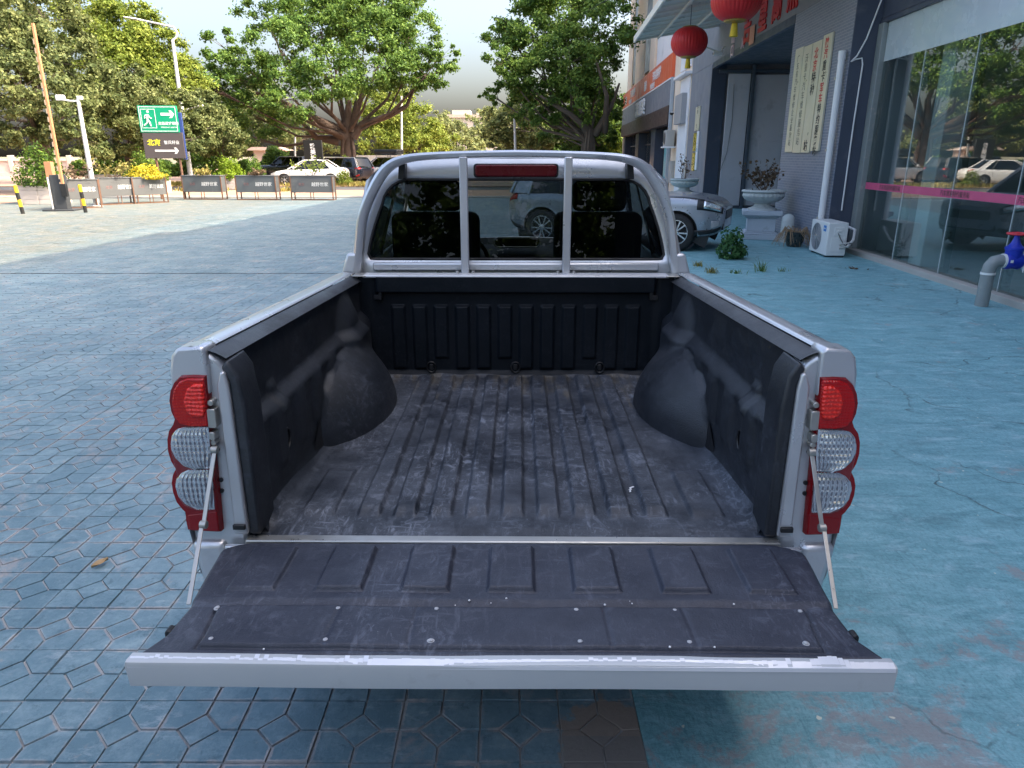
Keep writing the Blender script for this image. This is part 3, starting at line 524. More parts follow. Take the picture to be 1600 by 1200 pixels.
# ---- tail lamps: outlines measured in the photograph at the rear face of the bed
def outl(pts, s):
    r = [px(a, b, 1.64) for a, b in pts]; return [(p.x if s < 0 else -p.x, p.z) for p in r]
LAMP = [(320,588),(300,587),(280,588),(270,597),(264,610),(262,625),(265,642),(271,655),(268,664),(261,674),(258,688),(259,706),(264,722),(272,735),(267,745),(265,757),(267,772),(273,788),(283,800),(288,804),(289,818),(292,832),(318,834),(343,835),(338,780),(330,700)]
for s in (-1, 1):
    L = bpy.data.objects.new('tail_lamp', None); COL.objects.link(L); L.parent = truck
    L['label'] = 'red tail lamp with two clear lenses'
    o = outl(LAMP, s); cx = sum(a for a, b in o)/len(o); cz = sum(b for a, b in o)/len(o)
    m = MB(); n = len(o); lay = [(.13,1,-.03),(.06,1,-.012),(.0,1,0),(-.012,.985,0),(-.020,.93,0)]
    for yy, k, dx in lay: m.v += [(cx + (a-cx)*k + s*dx, yy, cz + (b-cz)*(k if k == 1 else 1-(1-k)*.35)) for a, b in o]
    for i in range(len(lay)-1):
        for j in range(n): m.f.append((i*n+j, i*n+(j+1)%n, (i+1)*n+(j+1)%n, (i+1)*n+j))
    m.f.append(tuple((len(lay)-1)*n + j for j in range(n)))
    m.build('lamp_body', MT['red_dark'], L, smooth=45)
    def lens(name, pts, m_, y0=-.026, b=.004):
        MB().prism(outl(pts, s), y0, -.012).build(name, m_, L, bevel=b, seg=3)
    def fluted(name, pts, m_, y0, n_fl, amp, dome=.006, conc=None):
        P = outl(pts, s); zs = [b for a, b in P]; z0, z1 = min(zs) + 1e-4, max(zs) - 1e-4; nv, nu = 26, 90; g = MB()
        for j in range(nv + 1):
            z_ = z0 + (z1 - z0) * j / nv; xs = []
            for (a, b), (c_, d_) in zip(P, P[1:] + P[:1]):
                if (b - z_) * (d_ - z_) <= 0 and abs(d_ - b) > 1e-9: xs.append(a + (c_ - a) * (z_ - b) / (d_ - b))
            xa, xb = min(xs), max(xs)
            for i in range(nu + 1):
                u = i / nu; x_ = xa + (xb - xa) * u; ee = 4*u*(1-u); vv = 4*(j/nv)*(1-j/nv)
                ph = math.hypot(x_ - conc[0], z_ - conc[1]) * n_fl if conc else (u + .10*math.sin(j/nv*math.pi)*(1 if s > 0 else -1)) * n_fl
                g.v.append((x_, y0 - dome * min(1, ee*1.6) * min(1, vv*1.6) + amp * math.sin(ph * 2*math.pi) * min(1, ee*3) + amp*.5*math.sin(j/nv*2*math.pi*7)*min(1, ee*3), z_))
        for j in range(nv):
            for i in range(nu): k = j*(nu+1)+i; g.f.append((k, k+1, k+nu+2, k+nu+1))
        g.build(name, m_, L, smooth=80)
    lens('stop_lens', [(267,630),(270,610),(279,597),(292,592),(318,592),(325,667),(300,668),(280,664),(271,652)], MT['red_lens'], -.024)
    lens('stop_reflector', [(287,625),(292,608),(303,600),(317,600),(321,640),(318,652),(302,652),(291,643)], MT['red_bright'], -.029)
    fluted('indicator_lens', [(266,692),(268,680),(276,671),(289,668),(325,668),(330,733),(304,735),(285,729),(273,717),(267,704)], MT['reflector'], -.022, 9, .0020)
    fluted('reverse_lens', [(273,762),(275,749),(283,740),(293,735),(330,735),(335,797),(307,797),(288,789),(278,777)], MT['reflector'], -.022, 8, .0020)
    lens('lens_cover', [(267,692),(269,680),(277,671),(289,668),(326,668),(336,797),(306,797),(288,789),(278,774),(274,755),(277,742),(272,722),(268,705)], MT['lampclear'], -.032, .006)
    lens('lower_reflector', [(291,806),(338,800),(342,833),(294,831)], MT['red_dark'], -.021)
# ---- tailgate, lowered
TG = bpy.data.objects.new('tailgate', None); COL.objects.link(TG); TG.parent = truck
def hw(t): return np.interp(t, [0, .08, .60, .84, .95, 1.0], [.728, .742, .722, .730, .752, .764])
GT = .722
m = MB(); ts = np.linspace(0, 1, 16)
out = [(-hw(t), -.03 - .418*t) for t in ts] + [(hw(t), -.03 - .418*t) for t in ts[::-1]]
n = len(out); m.v = [(a, b, GT) for a, b in out] + [(a*.99, b, GT-.052) for a, b in out]; m.f = [tuple(range(n)), tuple(range(2*n-1, n-1, -1))] + [(i, (i+1)%n, (i+1)%n+n, i+n) for i in range(n)]
m.build('gate_shell', S, TG, bevel=.006)
m = MB(); pr = [(-.448,.668),(-.472,.669),(-.476,.672),(-.480,.724),(-.478,.731),(-.472,.733),(-.448,.731)]
nn = 60
for i in range(nn + 1):
    xx = -.772 + 1.544 * i / nn; m.v += [(xx, b + .002*math.sin(xx*3.3)*.5, c + .0012*math.sin(xx*7)) for b, c in pr]
k = len(pr)
for i in range(nn):
    for j in range(k): m.f.append((i*k+j, i*k+(j+1)%k, (i+1)*k+(j+1)%k, (i+1)*k+j))
m.f += [tuple(range(k)), tuple(nn*k + j for j in range(k))]
m.build('gate_edge', MT['dull'], TG, smooth=35)
# bright chipped line where the paint of the edge has rubbed off
m = MB(); rr = random.Random(5); xs = np.linspace(-.768, .768, 160)
for a, b in zip(xs[:-1], xs[1:]):
    w = .0035 + .003 * max(0, math.sin(a * 5)) + rr.uniform(0, .003); 
    if rr.random() < .12: w += rr.uniform(.002, .010)
    if .60 < a < .68: w += .018 * math.sin((a-.60)/.08*math.pi)
    m.add([(a, -.4785, .7300), (b, -.4785, .7300), (b, -.470 + w, .7350), (a, -.470 + w, .7350), (a, -.4805, .722), (b, -.4805, .722)], [(0,1,2,3), (4,5,1,0)])
m.build('rubbed_edge', MT['chip'], TG, recalc=False)
# moulded liner of the gate
u = np.linspace(-1, 1, 460); t = np.linspace(0, 1, 170); U, Tt = np.meshgrid(u, t); Yl = -.026 - .432 * Tt
cr = np.sqrt(np.clip(1 - (1 - np.clip(Tt / .10, 0, 1)) ** 2, 0, 1)); Xl = U * (hw(Tt) + .004 - .075 * (1 - cr) * (Tt < .10))
Zl = np.full_like(Xl, GT + .017) - .007 * sstep(.55, .60, Tt)
for c in (-.605, -.40, -.20, 0, .20, .405, .605):
    d = np.maximum(np.abs(Xl - c) - .052, np.abs(Tt - .275) * .46 - .098); Zl += .013 * sstep(.006, -.003, d) * (1 - .35*(abs(c) > .6))
dp = np.maximum(np.abs(Xl) - .655 + .05 * np.clip(Tt - .66, -.1, .2), np.abs(Tt - .775) * .46 - .073); Zl += .007 * sstep(.003, -.002, dp) - .006 * np.exp(-((dp - .003) / .004) ** 2)
for c in (-.385, -.21, .21, .385): Zl -= .0022 * np.exp(-((Xl - c * (1 + .06*(Tt-.77))) / .005) ** 2) * sstep(.0, -.006, dp)
Zl -= .008 * sstep(.985, 1.0, np.abs(U)) ** 2 + .006 * sstep(.97, 1, Tt); Zl += .0016 * np.sin(Xl * 8 + 2) * np.sin(Tt * 5 + 1) + .0008 * np.sin(Xl*23 + Tt*17)
hf('gate_liner', Xl, Yl, Zl, MT['liner_gate'], TG)
for xs_, tt in (((-.655,-.385,-.165,.146,.365,.642), .645), ((-.625,-.385,-.165,.146,.373,.613), .895)):
    for xx in xs_:
        sc_ = MB().lathe([(.0085,0),(.0085,.001),(.005,.0015),(.005,.004),(.001,.0055)], 12, Matrix.Translation((xx, -.026-.432*tt, GT + .0145))); sc_  .build('screw', MT['acgrille'], TG, smooth=50)
for s in (-1, 1):
    m = MB(); a, j, b = Vector((s*.744, -.022, 1.0)), Vector((s*.756, -.110, .838)), Vector((s*.738, -.262, .716))
    side_ = Vector((1, 0, 0))
    m.tube([a, j], [(.0025, .0075)]*2, 4, flat=(1,0,0)); m.tube([j + Vector((s*.004,0,0)), b + Vector((s*.004,0,0))], [(.0025, .0075)]*2, 4, flat=(1,0,0))
    for q in (a, j): m.cyl(q - Vector((.008,0,0)), q + Vector((.008,0,0)), .010, n=12)
    m.build('stay_bar', MT['chrome'], TG, bevel=.001)
    m = MB(); m.prism([(s*.728,.70),(s*.744,.70),(s*.744,.724),(s*.738,.730),(s*.728,.726)], -.375, -.352); m.build('side_latch', MT['black'], TG, bevel=.003)
# ---- cab
CAB = bpy.data.objects.new('cab', None); COL.objects.link(CAB); CAB.parent = truck
RING = [(.765,.42),(.825,.62),(.835,.95),(.80,1.13),(.765,1.185),(.650,1.585),(.600,1.650),(.46,1.690),(0,1.702)]
ST = [(1.555,1.635),(1.70,1.76),(1.78,1.84),(2.35,2.38),(2.43,2.46),(3.02,2.72),(3.28,2.79)]
def cab_pt(k, i, s):
    y0, y1 = ST[k]; xx, zz = RING[i]; tt = max(0, (zz - 1.185) / .47); return (s * xx, y0 + (y1 - y0) * min(1, tt), zz)
shell = MB(); 
for s in (-1, 1):
    for k in range(len(ST) - 1):
        for i in range(len(RING) - 1):
            if i == 4 and k in (2, 4): 
                MB().add([cab_pt(k,4,s), cab_pt(k+1,4,s), cab_pt(k+1,5,s), cab_pt(k,5,s)], [(0,1,2,3)]).build('side_window', MT['sidetint'], CAB); continue
            shell.add([cab_pt(k,i,s), cab_pt(k+1,i,s), cab_pt(k+1,i+1,s), cab_pt(k,i+1,s)], [(0,1,2,3)])
so_ = shell.build('cab_shell', S, CAB)
bm = bmesh.new(); bm.from_mesh(so_.data); bmesh.ops.remove_doubles(bm, verts=bm.verts, dist=1e-4); bm.to_mesh(so_.data); bm.free(); so_.data.shade_smooth(); so_.data.set_sharp_from_angle(angle=R(40))
md = so_.modifiers.new('thick', 'SOLIDIFY'); md.thickness = .02; md.offset = 1
# rear wall with the window opening
def cab_y(z): return 1.555 + .17 * max(0, z - 1.185)
def samp(poly, n):
    P = [Vector(p) for p in poly] + [Vector(poly[0])]; d = [0]
    for a, b in zip(P, P[1:]): d.append(d[-1] + (b - a).length)
    r = []
    for i in range(n):
        q = d[-1] * i / n; k = max(j for j in range(len(d)) if d[j] <= q + 1e-9); k = min(k, len(P) - 2); r.append(P[k].lerp(P[k+1], (q - d[k]) / max(1e-9, d[k+1] - d[k])))
    return r
WIN = []
for a in np.linspace(0, 1, 14): WIN.append((.672 - .072*a - .008*math.sin(a*math.pi)*-1, 1.262 + .235*a))
for a in np.linspace(R(12), R(90), 10): WIN.append((.475 + .128*math.cos(a), 1.475 + .128*math.sin(a)))
WIN = [(.655,1.255)] + WIN; WINF = [(x_, z_) for x_, z_ in WIN] + [(-x_, z_) for x_, z_ in WIN[::-1]]
OUT = [(.765,1.0),(.80,1.10),(.765,1.185),(.650,1.585),(.600,1.650),(.46,1.690),(.22,1.699)]; OUTF = OUT + [(-a, b) for a, b in OUT[::-1]]
wi = samp(WINF, 96); c0 = Vector((0, 1.42))
def ray_out(d):
    best = None; P = OUTF
    for (a, b) in zip(P, P[1:] + P[:1]):
        a = Vector(a) - c0; b = Vector(b) - c0; e = b - a; den = d.x * e.y - d.y * e.x
        if abs(den) < 1e-9: continue
        tt = (a.x * e.y - a.y * e.x) / den; uu = (a.x * d.y - a.y * d.x) / den
        if tt > 0 and -1e-6 <= uu <= 1 + 1e-6 and (best is None or tt > best): best = tt
    return c0 + d * best
m = MB(); wo = [ray_out((p - c0)) for p in wi]; n = 96
rings = [[(p.x, cab_y(p.y) + .03, p.y) for p in wi], [(p.x, cab_y(p.y) - .004, p.y) for p in wi]]
for k, b in ((.12, -.010), (.5, -.012), (.88, -.006), (1, 0)): rings.append([((p.lerp(q, k)).x, cab_y((p.lerp(q, k)).y) + b, (p.lerp(q, k)).y) for p, q in zip(wi, wo)])
for r_ in rings: m.v += r_
for i in range(len(rings)-1):
    for j in range(n): m.f.append((i*n+j, i*n+(j+1)%n, (i+1)*n+(j+1)%n, (i+1)*n+j))
m.build('rear_panel', S, CAB, smooth=50)
MB().tube([(p.x*.995, cab_y(p.y) - .002, c0.y + (p.y-c0.y)*.99) for p in wi] + [(wi[0].x*.995, cab_y(wi[0].y) - .002, c0.y + (wi[0].y-c0.y)*.99)], .007, 6).build('window_seal', MT['black'], CAB, smooth=60)
m = MB(); m.v = [(p.x, cab_y(p.y) + .012, p.y) for p in wi]; m.f = [tuple(range(n))]; m.build('rear_window', MT['tint'], CAB)
MB().prism(rounded(.36, .050, .014, 4, .0, 1.638), cab_y(1.63) - .030, cab_y(1.63) + .02).build('brake_light', MT['brake'], CAB, bevel=.006, seg=3)
MB().prism(rounded(.375, .060, .014, 4, .0, 1.638), cab_y(1.63) - .016, cab_y(1.63) + .02).build('brake_light_seal', MT['black'], CAB, bevel=.003)
def ws(u, v):
    xb, xt = (u*2-1)*.74, (u*2-1)*.60; q = 1 - (u*2-1)**2
    return (xb + (xt-xb)*v, (3.30 + .12*q) + ((2.79 + .03*q) - (3.30 + .12*q)) * v, 1.175 + (1.665 - 1.175) * v + .02*q*math.sin(v*math.pi))
MB().grid(ws, 16, 8).build('windscreen', MT['windscreen'], CAB, smooth=80)
# front body and bonnet
FR = [(3.25,.44,1.15,.80),(3.6,.44,1.11,.82),(4.1,.42,1.06,.82),(4.5,.40,1.0,.80),(4.68,.40,.93,.74),(4.76,.44,.80,.66)]
m = MB()
for (yy, zb, zt, w) in FR:
    half = [(0,zb),(w*.9,zb),(w,zb+.25),(w,zt-.14),(w*.93,zt-.03),(w*.6,zt+.015),(0,zt+.03)]; m.v += [(a, yy, b) for a, b in half] + [(-a, yy, b) for a, b in half[-2:0:-1]]
n = 12
for i in range(len(FR)-1):
    for j in range(n): m.f.append((i*n+j, i*n+(j+1)%n, (i+1)*n+(j+1)%n, (i+1)*n+j))
m.f += [tuple(range(n)), tuple((len(FR)-1)*n+j for j in range(n))]
fb_ = m.build('front_body', S, truck, smooth=40, bevel=.01)
MB().box(-.78, .78, .02, 4.3, .25, .62).build('underbody_block', MT['black'], truck, bevel=.03)  # box enlarged to block light and deepen the shade under the truck
MB().prism([(-.76,.34),(.76,.34),(.76,.60),(-.76,.60)], -.06, .018).build('rear_bumper', MT['black'], truck, bevel=.03)
MB().prism([(-.84,.40),(.84,.40),(.84,.66),(-.84,.66)], 4.72, 4.84).build('front_bumper', S, truck, bevel=.04)
# interior
INT = bpy.data.objects.new('interior', None); COL.objects.link(INT); INT.parent = CAB
def seat(x0, y0, w, top, hr):
    g = bpy.data.objects.new('seat', None); COL.objects.link(g); g.parent = INT
    for nm, bx in (('backrest', (x0-w/2, x0+w/2, y0, y0+.14, .70, top)), ('cushion', (x0-w/2, x0+w/2, y0+.05, y0+.55, .62, .78))):
        MB().box(*bx).build(nm, MT['greyfab'], g, bevel=.05, seg=3)
    if hr:
        MB().box(x0-.15, x0+.15, y0+.0, y0+.09, top+.005, top+.17).build('headrest', MT['greyfab'], g, bevel=.035, seg=3)
        for q in (-.06, .06): MB().cyl((x0+q, y0+.05, top-.02), (x0+q, y0+.05, top+.05), .006, n=8).build('headrest_post', MT['chrome'], g)
seat(-.46, 2.40, .50, 1.40, True); seat(.46, 2.40, .50, 1.40, True)
MB().box(-.66, .66, 1.72, 1.84, .70, 1.20).build('rear_seat', MT['greyfab'], INT, bevel=.05, seg=3)
MB().prism([(3.0,.72),(3.36,.72),(3.36,1.13),(3.12,1.13),(3.02,1.07)], -.72, .72, Matrix(((0,1,0,0),(1,0,0,0),(0,0,1,0),(0,0,0,1)))).build('dashboard', MT['dark'], INT, bevel=.03, seg=3)
MB().tube([(p[0], 3.02, 1.165 + p[1]) for p in rounded(.30, .062, .03, 5)] + [(.15, 3.02, 1.165)], .005, 6).build('centre_vent', MT['chrome'], INT, smooth=60)
MB().prism(rounded(.29, .052, .025, 4, 0, 1.165), 3.025, 3.08).build('vent_housing', MT['dark'], INT, bevel=.004)
MB().tube([(-.36 + .18*math.cos(a), 2.86 - .05*math.sin(a), 1.06 + .17*math.sin(a)) for a in np.linspace(0, 2*math.pi, 28)], .014, 8, caps=False).build('steering_wheel', MT['black'], INT, smooth=60)
MB().box(-.72, .72, 1.60, 3.2, .46, .52).build('cab_floor', MT['dark'], INT)
MB().box(-.12, .12, 2.86, 2.89, 1.555, 1.61).build('rear_view_mirror', MT['dark'], INT, bevel=.01)
# ---- sports hoop over the bed front
HOOP = bpy.data.objects.new('sports_hoop', None); COL.objects.link(HOOP); HOOP.parent = truck
ho = [(.742,1.195),(.722,1.28),(.708,1.36),(.692,1.446),(.653,1.540),(.600,1.630),(.546,1.680),(.472,1.705),(.36,1.715),(.18,1.721),(0,1.724)]
hi = [(.694,1.195),(.680,1.28),(.668,1.36),(.652,1.44),(.615,1.525),(.563,1.608),(.517,1.650),(.455,1.673),(.35,1.685),(.18,1.692),(0,1.695)]
def dens(p, k=4):
    r = []
    for i in range(len(p)-1):
        p0, p1, p2, p3 = p[max(i-1,0)], p[i], p[i+1], p[min(i+2,len(p)-1)]
        for j in range(k):
            t_ = j/k; r.append(tuple(.5*((2*b)+(-a+c)*t_+(2*a-5*b+4*c-d)*t_*t_+(-a+3*b-3*c+d)*t_**3) for a, b, c, d in zip(p0, p1, p2, p3)))
    return r + [p[-1]]
ho, hi = dens(ho), dens(hi); ho = ho + [(-a, b) for a, b in ho[-2::-1]]; hi = hi + [(-a, b) for a, b in hi[-2::-1]]
m = MB(); n = len(ho)
for (a, b), (c, d) in zip(ho, hi):
    m.v += [(a*.985, 1.50, b-.004), (a, 1.512, b), (a, 1.545, b), (c, 1.548, d), (c, 1.502, d), (c*.3+a*.7, 1.492, d*.3+b*.7), (c*.75+a*.25, 1.494, d*.75+b*.25)]
idx = [0, 5, 6, 4, 3, 2, 1]
for i in range(n-1):
    for j in range(7):
        a, b = idx[j], idx[(j+1)%7]; m.f.append((i*7+a, i*7+b, (i+1)*7+b, (i+1)*7+a))
m.f += [tuple(idx), tuple((n-1)*7 + q for q in idx)]
m.build('hoop', S, HOOP, smooth=38)
for xx, nm in ((-.222, MT['rusty']), (.222, S)):
    m = MB(); m.box(xx-.017, xx+.017, 1.470, 1.500, 1.205, 1.696); m.build('upright_bar', nm, HOOP, bevel=.004)
    for q in (-.035, .035): MB().cyl((xx+q, 1.478, 1.205), (xx+q, 1.478, 1.217), .008, n=8).build('bolt', MT['chrome'], HOOP)
for s in (-1, 1):
    MB().prism([(s*.484,1.604),(s*.512,1.604),(s*.506,1.668),(s*.478,1.668)], 1.545, 1.615).build('rubber_strap', MT['black'], HOOP, bevel=.003)
    MB().prism([(s*.690,1.195),(s*.778,1.195),(s*.748,1.29),(s*.694,1.29)], 1.500, 1.56).build('foot_fairing', S, HOOP, bevel=.012, seg=3)
    MB().box(s*.68-.03, s*.68+.03, 1.41, 1.50, 1.200, 1.206).build('foot_plate', MT['chrome'], HOOP, bevel=.002)
MB().box(-.64, .64, 1.520, 1.545, 1.208, 1.246).build('cross_plate', S, HOOP, bevel=.008)
# ---- wheels
def wheel(parent, loc, r, w, side, spokes=5, twin=False, rimr=.66):
    g = bpy.data.objects.new('wheel', None); COL.objects.link(g); g.parent = parent; g.location = loc; g.rotation_euler = (0, R(90)*side, 0)
    MB().lathe([(r*rimr*.98,-w/2),(r*.9,-w/2),(r*.985,-w*.38),(r,-w*.2),(r,w*.2),(r*.985,w*.38),(r*.9,w/2),(r*rimr*.98,w/2),(r*rimr*.98,-w/2)], 40).build('tyre', MT['rubber'], g, smooth=50)
    m = MB(); q = r*rimr; m.lathe([(q*.9,-w*.45),(q,-w*.45),(q,w*.45),(q*.93,w*.46),(q*.90,w*.25),(q*.90,-w*.3)], 40)
    for i in range(spokes):
        for d in ((-.13, .13) if twin else (0,)):
            a = 2*math.pi*i/spokes; e = a + d; b = a + d*2.0; hw_ = q*(.055 if twin else .10)
            p0 = Vector((math.cos(e)*q*.16, math.sin(e)*q*.16, w*.36)); p1 = Vector((math.cos(b)*q*.94, math.sin(b)*q*.94, w*.34)); m.tube([p0, p1], [(hw_*1.1, w*.06), (hw_*1.5, w*.06)], 4)
    m.lathe([(q*.24,w*.25),(q*.24,w*.42),(q*.12,w*.45),(.001,w*.45)], 16); m.build('rim', MT['alloy'], g, smooth=40)
    MB().lathe([(q*.88,-w*.1),(q*.88,-w*.08),(.01,-w*.08)], 24).build('brake_disc', MT['dark'], g)
    return g
for s in (-1, 1):
    for yy in (.93, 3.98): wheel(truck, (s*.73, yy, .36), .36, .23, s, 6)

m = MB(); q_ = [(.348,.285),(.352,.292),(.349,.300),(.356,.304),(.352,.312),(.360,.318),(.366,.321)]
for a_, b_ in zip(q_, q_[1:]): m.tube([(a_[0], a_[1]-.02, FZ+.003), (b_[0], b_[1]-.02, FZ+.003)], [(.003,.0008)]*2, 4)
m.build('paint_scribble', MT['white'], bed)
rr = random.Random(9)
for k in range(13):
    xx, tt = rr.uniform(-.6, .6), rr.choice([.56, .58, .6, .92, .95, .3, .45]) + rr.uniform(-.02, .02); r_ = rr.uniform(.001, .003)
    MB().lathe([(r_,0),(r_*.8,r_*.7),(r_*.1,r_)], 6, Matrix.Translation((xx, -.026-.432*tt, GT + (.0165 if tt < .57 else .0165)))).build('paint_fleck', MT['white'], TG)
# ================================================================ generic car (local y forward, origin under the middle)
def car(name, label, loc, rz, paint, sp, group=None, cat='car'):
    root = thing(name, label, cat, loc, rz, group)
    st = np.array(sp['st']); ys = np.linspace(st[0,0], st[-1,0], 56)
    sm = lambda k: np.interp(ys, st[:,0], st[:,k])
    def smooth(a):
        for _ in range(2): a[1:-1] = (a[:-2] + 2*a[1:-1] + a[2:]) / 4
        return a
    zb, zt, w = smooth(sm(1)), smooth(sm(2)), smooth(sm(3))
    prof = [(.0,0,0),(.80,0,0),(.93,.05,0),(.985,.20,0),(1,.45,0),(.995,.66,0),(.985,.84,0),(.955,.945,0),(.88,.99,0),(.6,1,.02),(0,1,.035)]
    fine = []
    for i in range(len(prof)-1):
        for j in range(3): fine.append(tuple(prof[i][q] + (prof[i+1][q]-prof[i][q])*j/3 for q in range(3)))
    fine.append(prof[-1]); nf = len(fine)
    def P(i, k, s, off=0):
        a, b, c = fine[k]; return (s*(a*w[i]+off*(a > .5)), ys[i], zb[i] + b*(zt[i]-zb[i]) + c + off*(b > .97))
    m = MB()
    for s in (-1, 1):
        base = len(m.v)
        for i in range(len(ys)):
            for k in range(nf): m.v.append(P(i, k, s))
        for i in range(len(ys)-1):
            for k in range(nf-1): m.f.append((base+i*nf+k, base+i*nf+k+1, base+(i+1)*nf+k+1, base+(i+1)*nf+k))
        m.f.append(tuple(base+k for k in range(nf))); m.f.append(tuple(base+(len(ys)-1)*nf+k for k in range(nf)))
    wr = sp['wr']
    for wy in sp['wy']: cut_arch(m, wy, wr, wr*1.16, w.max()*.55)
    body = m.build('body', paint, root)
    bm = bmesh.new(); bm.from_mesh(body.data); bmesh.ops.remove_doubles(bm, verts=bm.verts, dist=1e-4); bmesh.ops.recalc_face_normals(bm, faces=bm.faces); bm.to_mesh(body.data); bm.free(); body.data.shade_smooth(); body.data.set_sharp_from_angle(angle=R(48))
    hwid = w.max()
    for wy in sp['wy']:
        for s in (-1, 1):
            MB().tube([(s*(hwid-.20), wy+wr*1.15*math.cos(a), wr+wr*1.15*math.sin(a)) for a in np.linspace(R(-30), R(210), 22)], [(.20,.01)]*22, 6).build('wheel_arch_liner', MT['black'], root, smooth=40)
            wheel(root, (s*(hwid-.115), wy, wr), wr, .215, s, sp.get('spokes', 5), sp.get('twin', False), sp.get('rimr', .66))
    # patches that follow the body surface
    def patch(nm, y0, y1, k0, k1, mt, sides=(-1, 1), off=.008, parent=None, skew=0):
        for s in sides:
            def fn(u, v):
                yy = y0 + (y1-y0)*u + skew*v; kk = k0 + (k1-k0)*v; i = min(int(kk), nf-2); t = kk - i
                a, b, c = (fine[i][q] + (fine[i+1][q]-fine[i][q])*t for q in range(3)); W_, B_, T_ = (np.interp(yy, ys, q) for q in (w, zb, zt))
                return (s*(a*W_ + off), yy, B_ + b*(T_-B_) + c + off*.4)
            MB().grid(fn, 10, 5).build(nm, mt, parent or root, smooth=60, thick=off)
    L0, L1 = ys[0], ys[-1]
    for nm, a in sp.get('patches', []): patch(nm, *a)
    # greenhouse: windscreen base, roof front, roof rear, rear base (y), belt and roof heights, belt and roof half-widths
    yA, yB, yC, yD, zbelt, zr, wb, wt = sp['gh']
    e = .0
    def gpt(y_base, y_roof, v, s): return Vector((s*(wb+(wt-wb)*v), y_base+(y_roof-y_base)*v, zbelt+(zr-.05-zbelt)*v))
    roof = MB()
    def rf(u, v):
        yy = yB + (yC-yB)*u; q = v*2-1; cr = 1-abs(q)**2.6; return (q*wt*1.0, yy + .05*(1-q*q)*(1-2*u), zr - .055*(1-cr) - .035*(2*u-1)**2*(1 if u > .5 else .6))
    roof.grid(rf, 14, 14); roof.build('roof', paint, root, smooth=60, thick=.03)
    def panel(nm, y_b, y_r, out):
        def fn(u, v):
            q = u*2-1; W_ = wb*.93+(wt*.95-wb*.93)*v; return (q*W_, y_b+(y_r-y_b)*v + out*(1-q*q), zbelt-.02+(zr-.03-zbelt+.02)*v)
        MB().grid(fn, 12, 6).build(nm, MT['cartint'], root, smooth=60, thick=.004)
    panel('windscreen', yA, yB, .06); panel('rear_window', yD, yC, -.06)
    cuts = sp['win']                                   # fractions along the side for the pillars
    for s in (-1, 1):
        def sidep(f, v): return Vector((s*(wb+(wt-wb)*v), (yA+(yD-yA)*f) + ((yB+(yC-yB)*f)-(yA+(yD-yA)*f))*v, zbelt+(zr-.05-zbelt)*v))
        for f0, f1 in zip(cuts[:-1], cuts[1:]):
            MB().add([sidep(f0+.012, 0), sidep(f1-.012, 0), sidep(f1-.012, .96), sidep(f0+.012, .96)], [(0,1,2,3)]).build('side_window', MT['cartint'], root, thick=.004)
        for f in cuts: MB().tube([sidep(f, -.05), sidep(f, .5), sidep(f, 1.0)], [(.035,.022)]*3, 6).build('pillar', paint if f in (cuts[0], cuts[-1]) else MT['black'], root, smooth=50)
        if cuts[-1] < .99: MB().add([sidep(cuts[-1], 0), sidep(1, 0), sidep(1, 1), sidep(cuts[-1], 1)], [(0,1,2,3)]).build('rear_quarter', paint, root, thick=.02)
        MB().tube([sidep(0, 0), sidep(0, .5), sidep(0, 1)], [(.045,.03)]*3, 6).build('pillar', paint, root, smooth=50)
        MB().tube([sidep(1, 0), sidep(1, .5), sidep(1, 1)], [(.05,.03)]*3, 6).build('pillar', paint, root, smooth=50)
        MB().tube([sidep(0, 1.0), sidep(.5, 1.02), sidep(1, 1.0)], [(.03,.03)]*3, 6).build('roof_rail', sp.get('rail', paint), root, smooth=50)
        MB().prism([(s*(wb+.02),zbelt+.02),(s*(wb+.19),zbelt+.03),(s*(wb+.18),zbelt+.15),(s*(wb+.03),zbelt+.12)], yA-.42, yA-.30).build('door_mirror', paint, root, bevel=.03)
    MB().box(-wb*.86, wb*.86, min(yD,yA)+.25, max(yD,yA)-.35, zbelt-.5, zbelt-.05).build('interior', MT['dark'], root, bevel=.05)
    return root, patch
SUV = dict(st=[(-2.15,.50,.86,.62),(-2.08,.36,.98,.76),(-1.9,.26,1.02,.86),(-1.2,.22,1.03,.905),(0,.21,1.0,.91),(1.1,.21,1.0,.91),(1.55,.24,.99,.895),(1.85,.27,.95,.85),(2.05,.30,.88,.74),(2.15,.42,.78,.58)], wr=.345, wy=(-1.33,1.32), spokes=5, twin=True, rimr=.68,
    gh=(.78,.05,-1.78,-2.02,1.0,1.66,.83,.64), win=(.06,.33,.62,.86), rail=MT['alloy'],
    patches=[('headlamp', (1.80,2.09,16.6,21.2,MT['reflector'],(-1,1),.014)), ('headlamp_surround', (1.68,2.12,15.8,22.2,MT['black'],(-1,1),.008)), ('bonnet_gap', (1.05,1.80,22.4,23.3,MT['black'],(-1,1),.006)), ('lower_bumper', (1.62,2.10,3.0,8.8,MT['black'],(-1,1),.008)), ('fog_lamp', (1.95,2.08,9.2,11.8,MT['acgrille'],(-1,1),.012)),
             ('sill', (-.95,.95,3.0,9.0,MT['black'],(-1,1),.006)), ('tail_lamp', (-2.12,-1.88,17.5,22.5,MT['red_lens'],(-1,1),.010)), ('door_gap', (-.02,0,9.5,24.0,MT['black'],(-1,1),.003)), ('door_gap', (1.0,1.02,9.5,24.0,MT['black'],(-1,1),.003)), ('door_handle', (.18,.34,20.4,21.4,MT['alloy'],(-1,1),.02)), ('door_handle', (-.78,-.62,20.4,21.4,MT['alloy'],(-1,1),.02)), ('rear_bumper_trim', (-2.13,-1.75,3.0,8.0,MT['black'],(-1,1),.008))])
suv, _ = car('silver_suv', 'silver compact suv parked in front of the pickup, nose towards the urn', (2.16, 14.75, 0), R(-113), MT['silver2'], SUV)
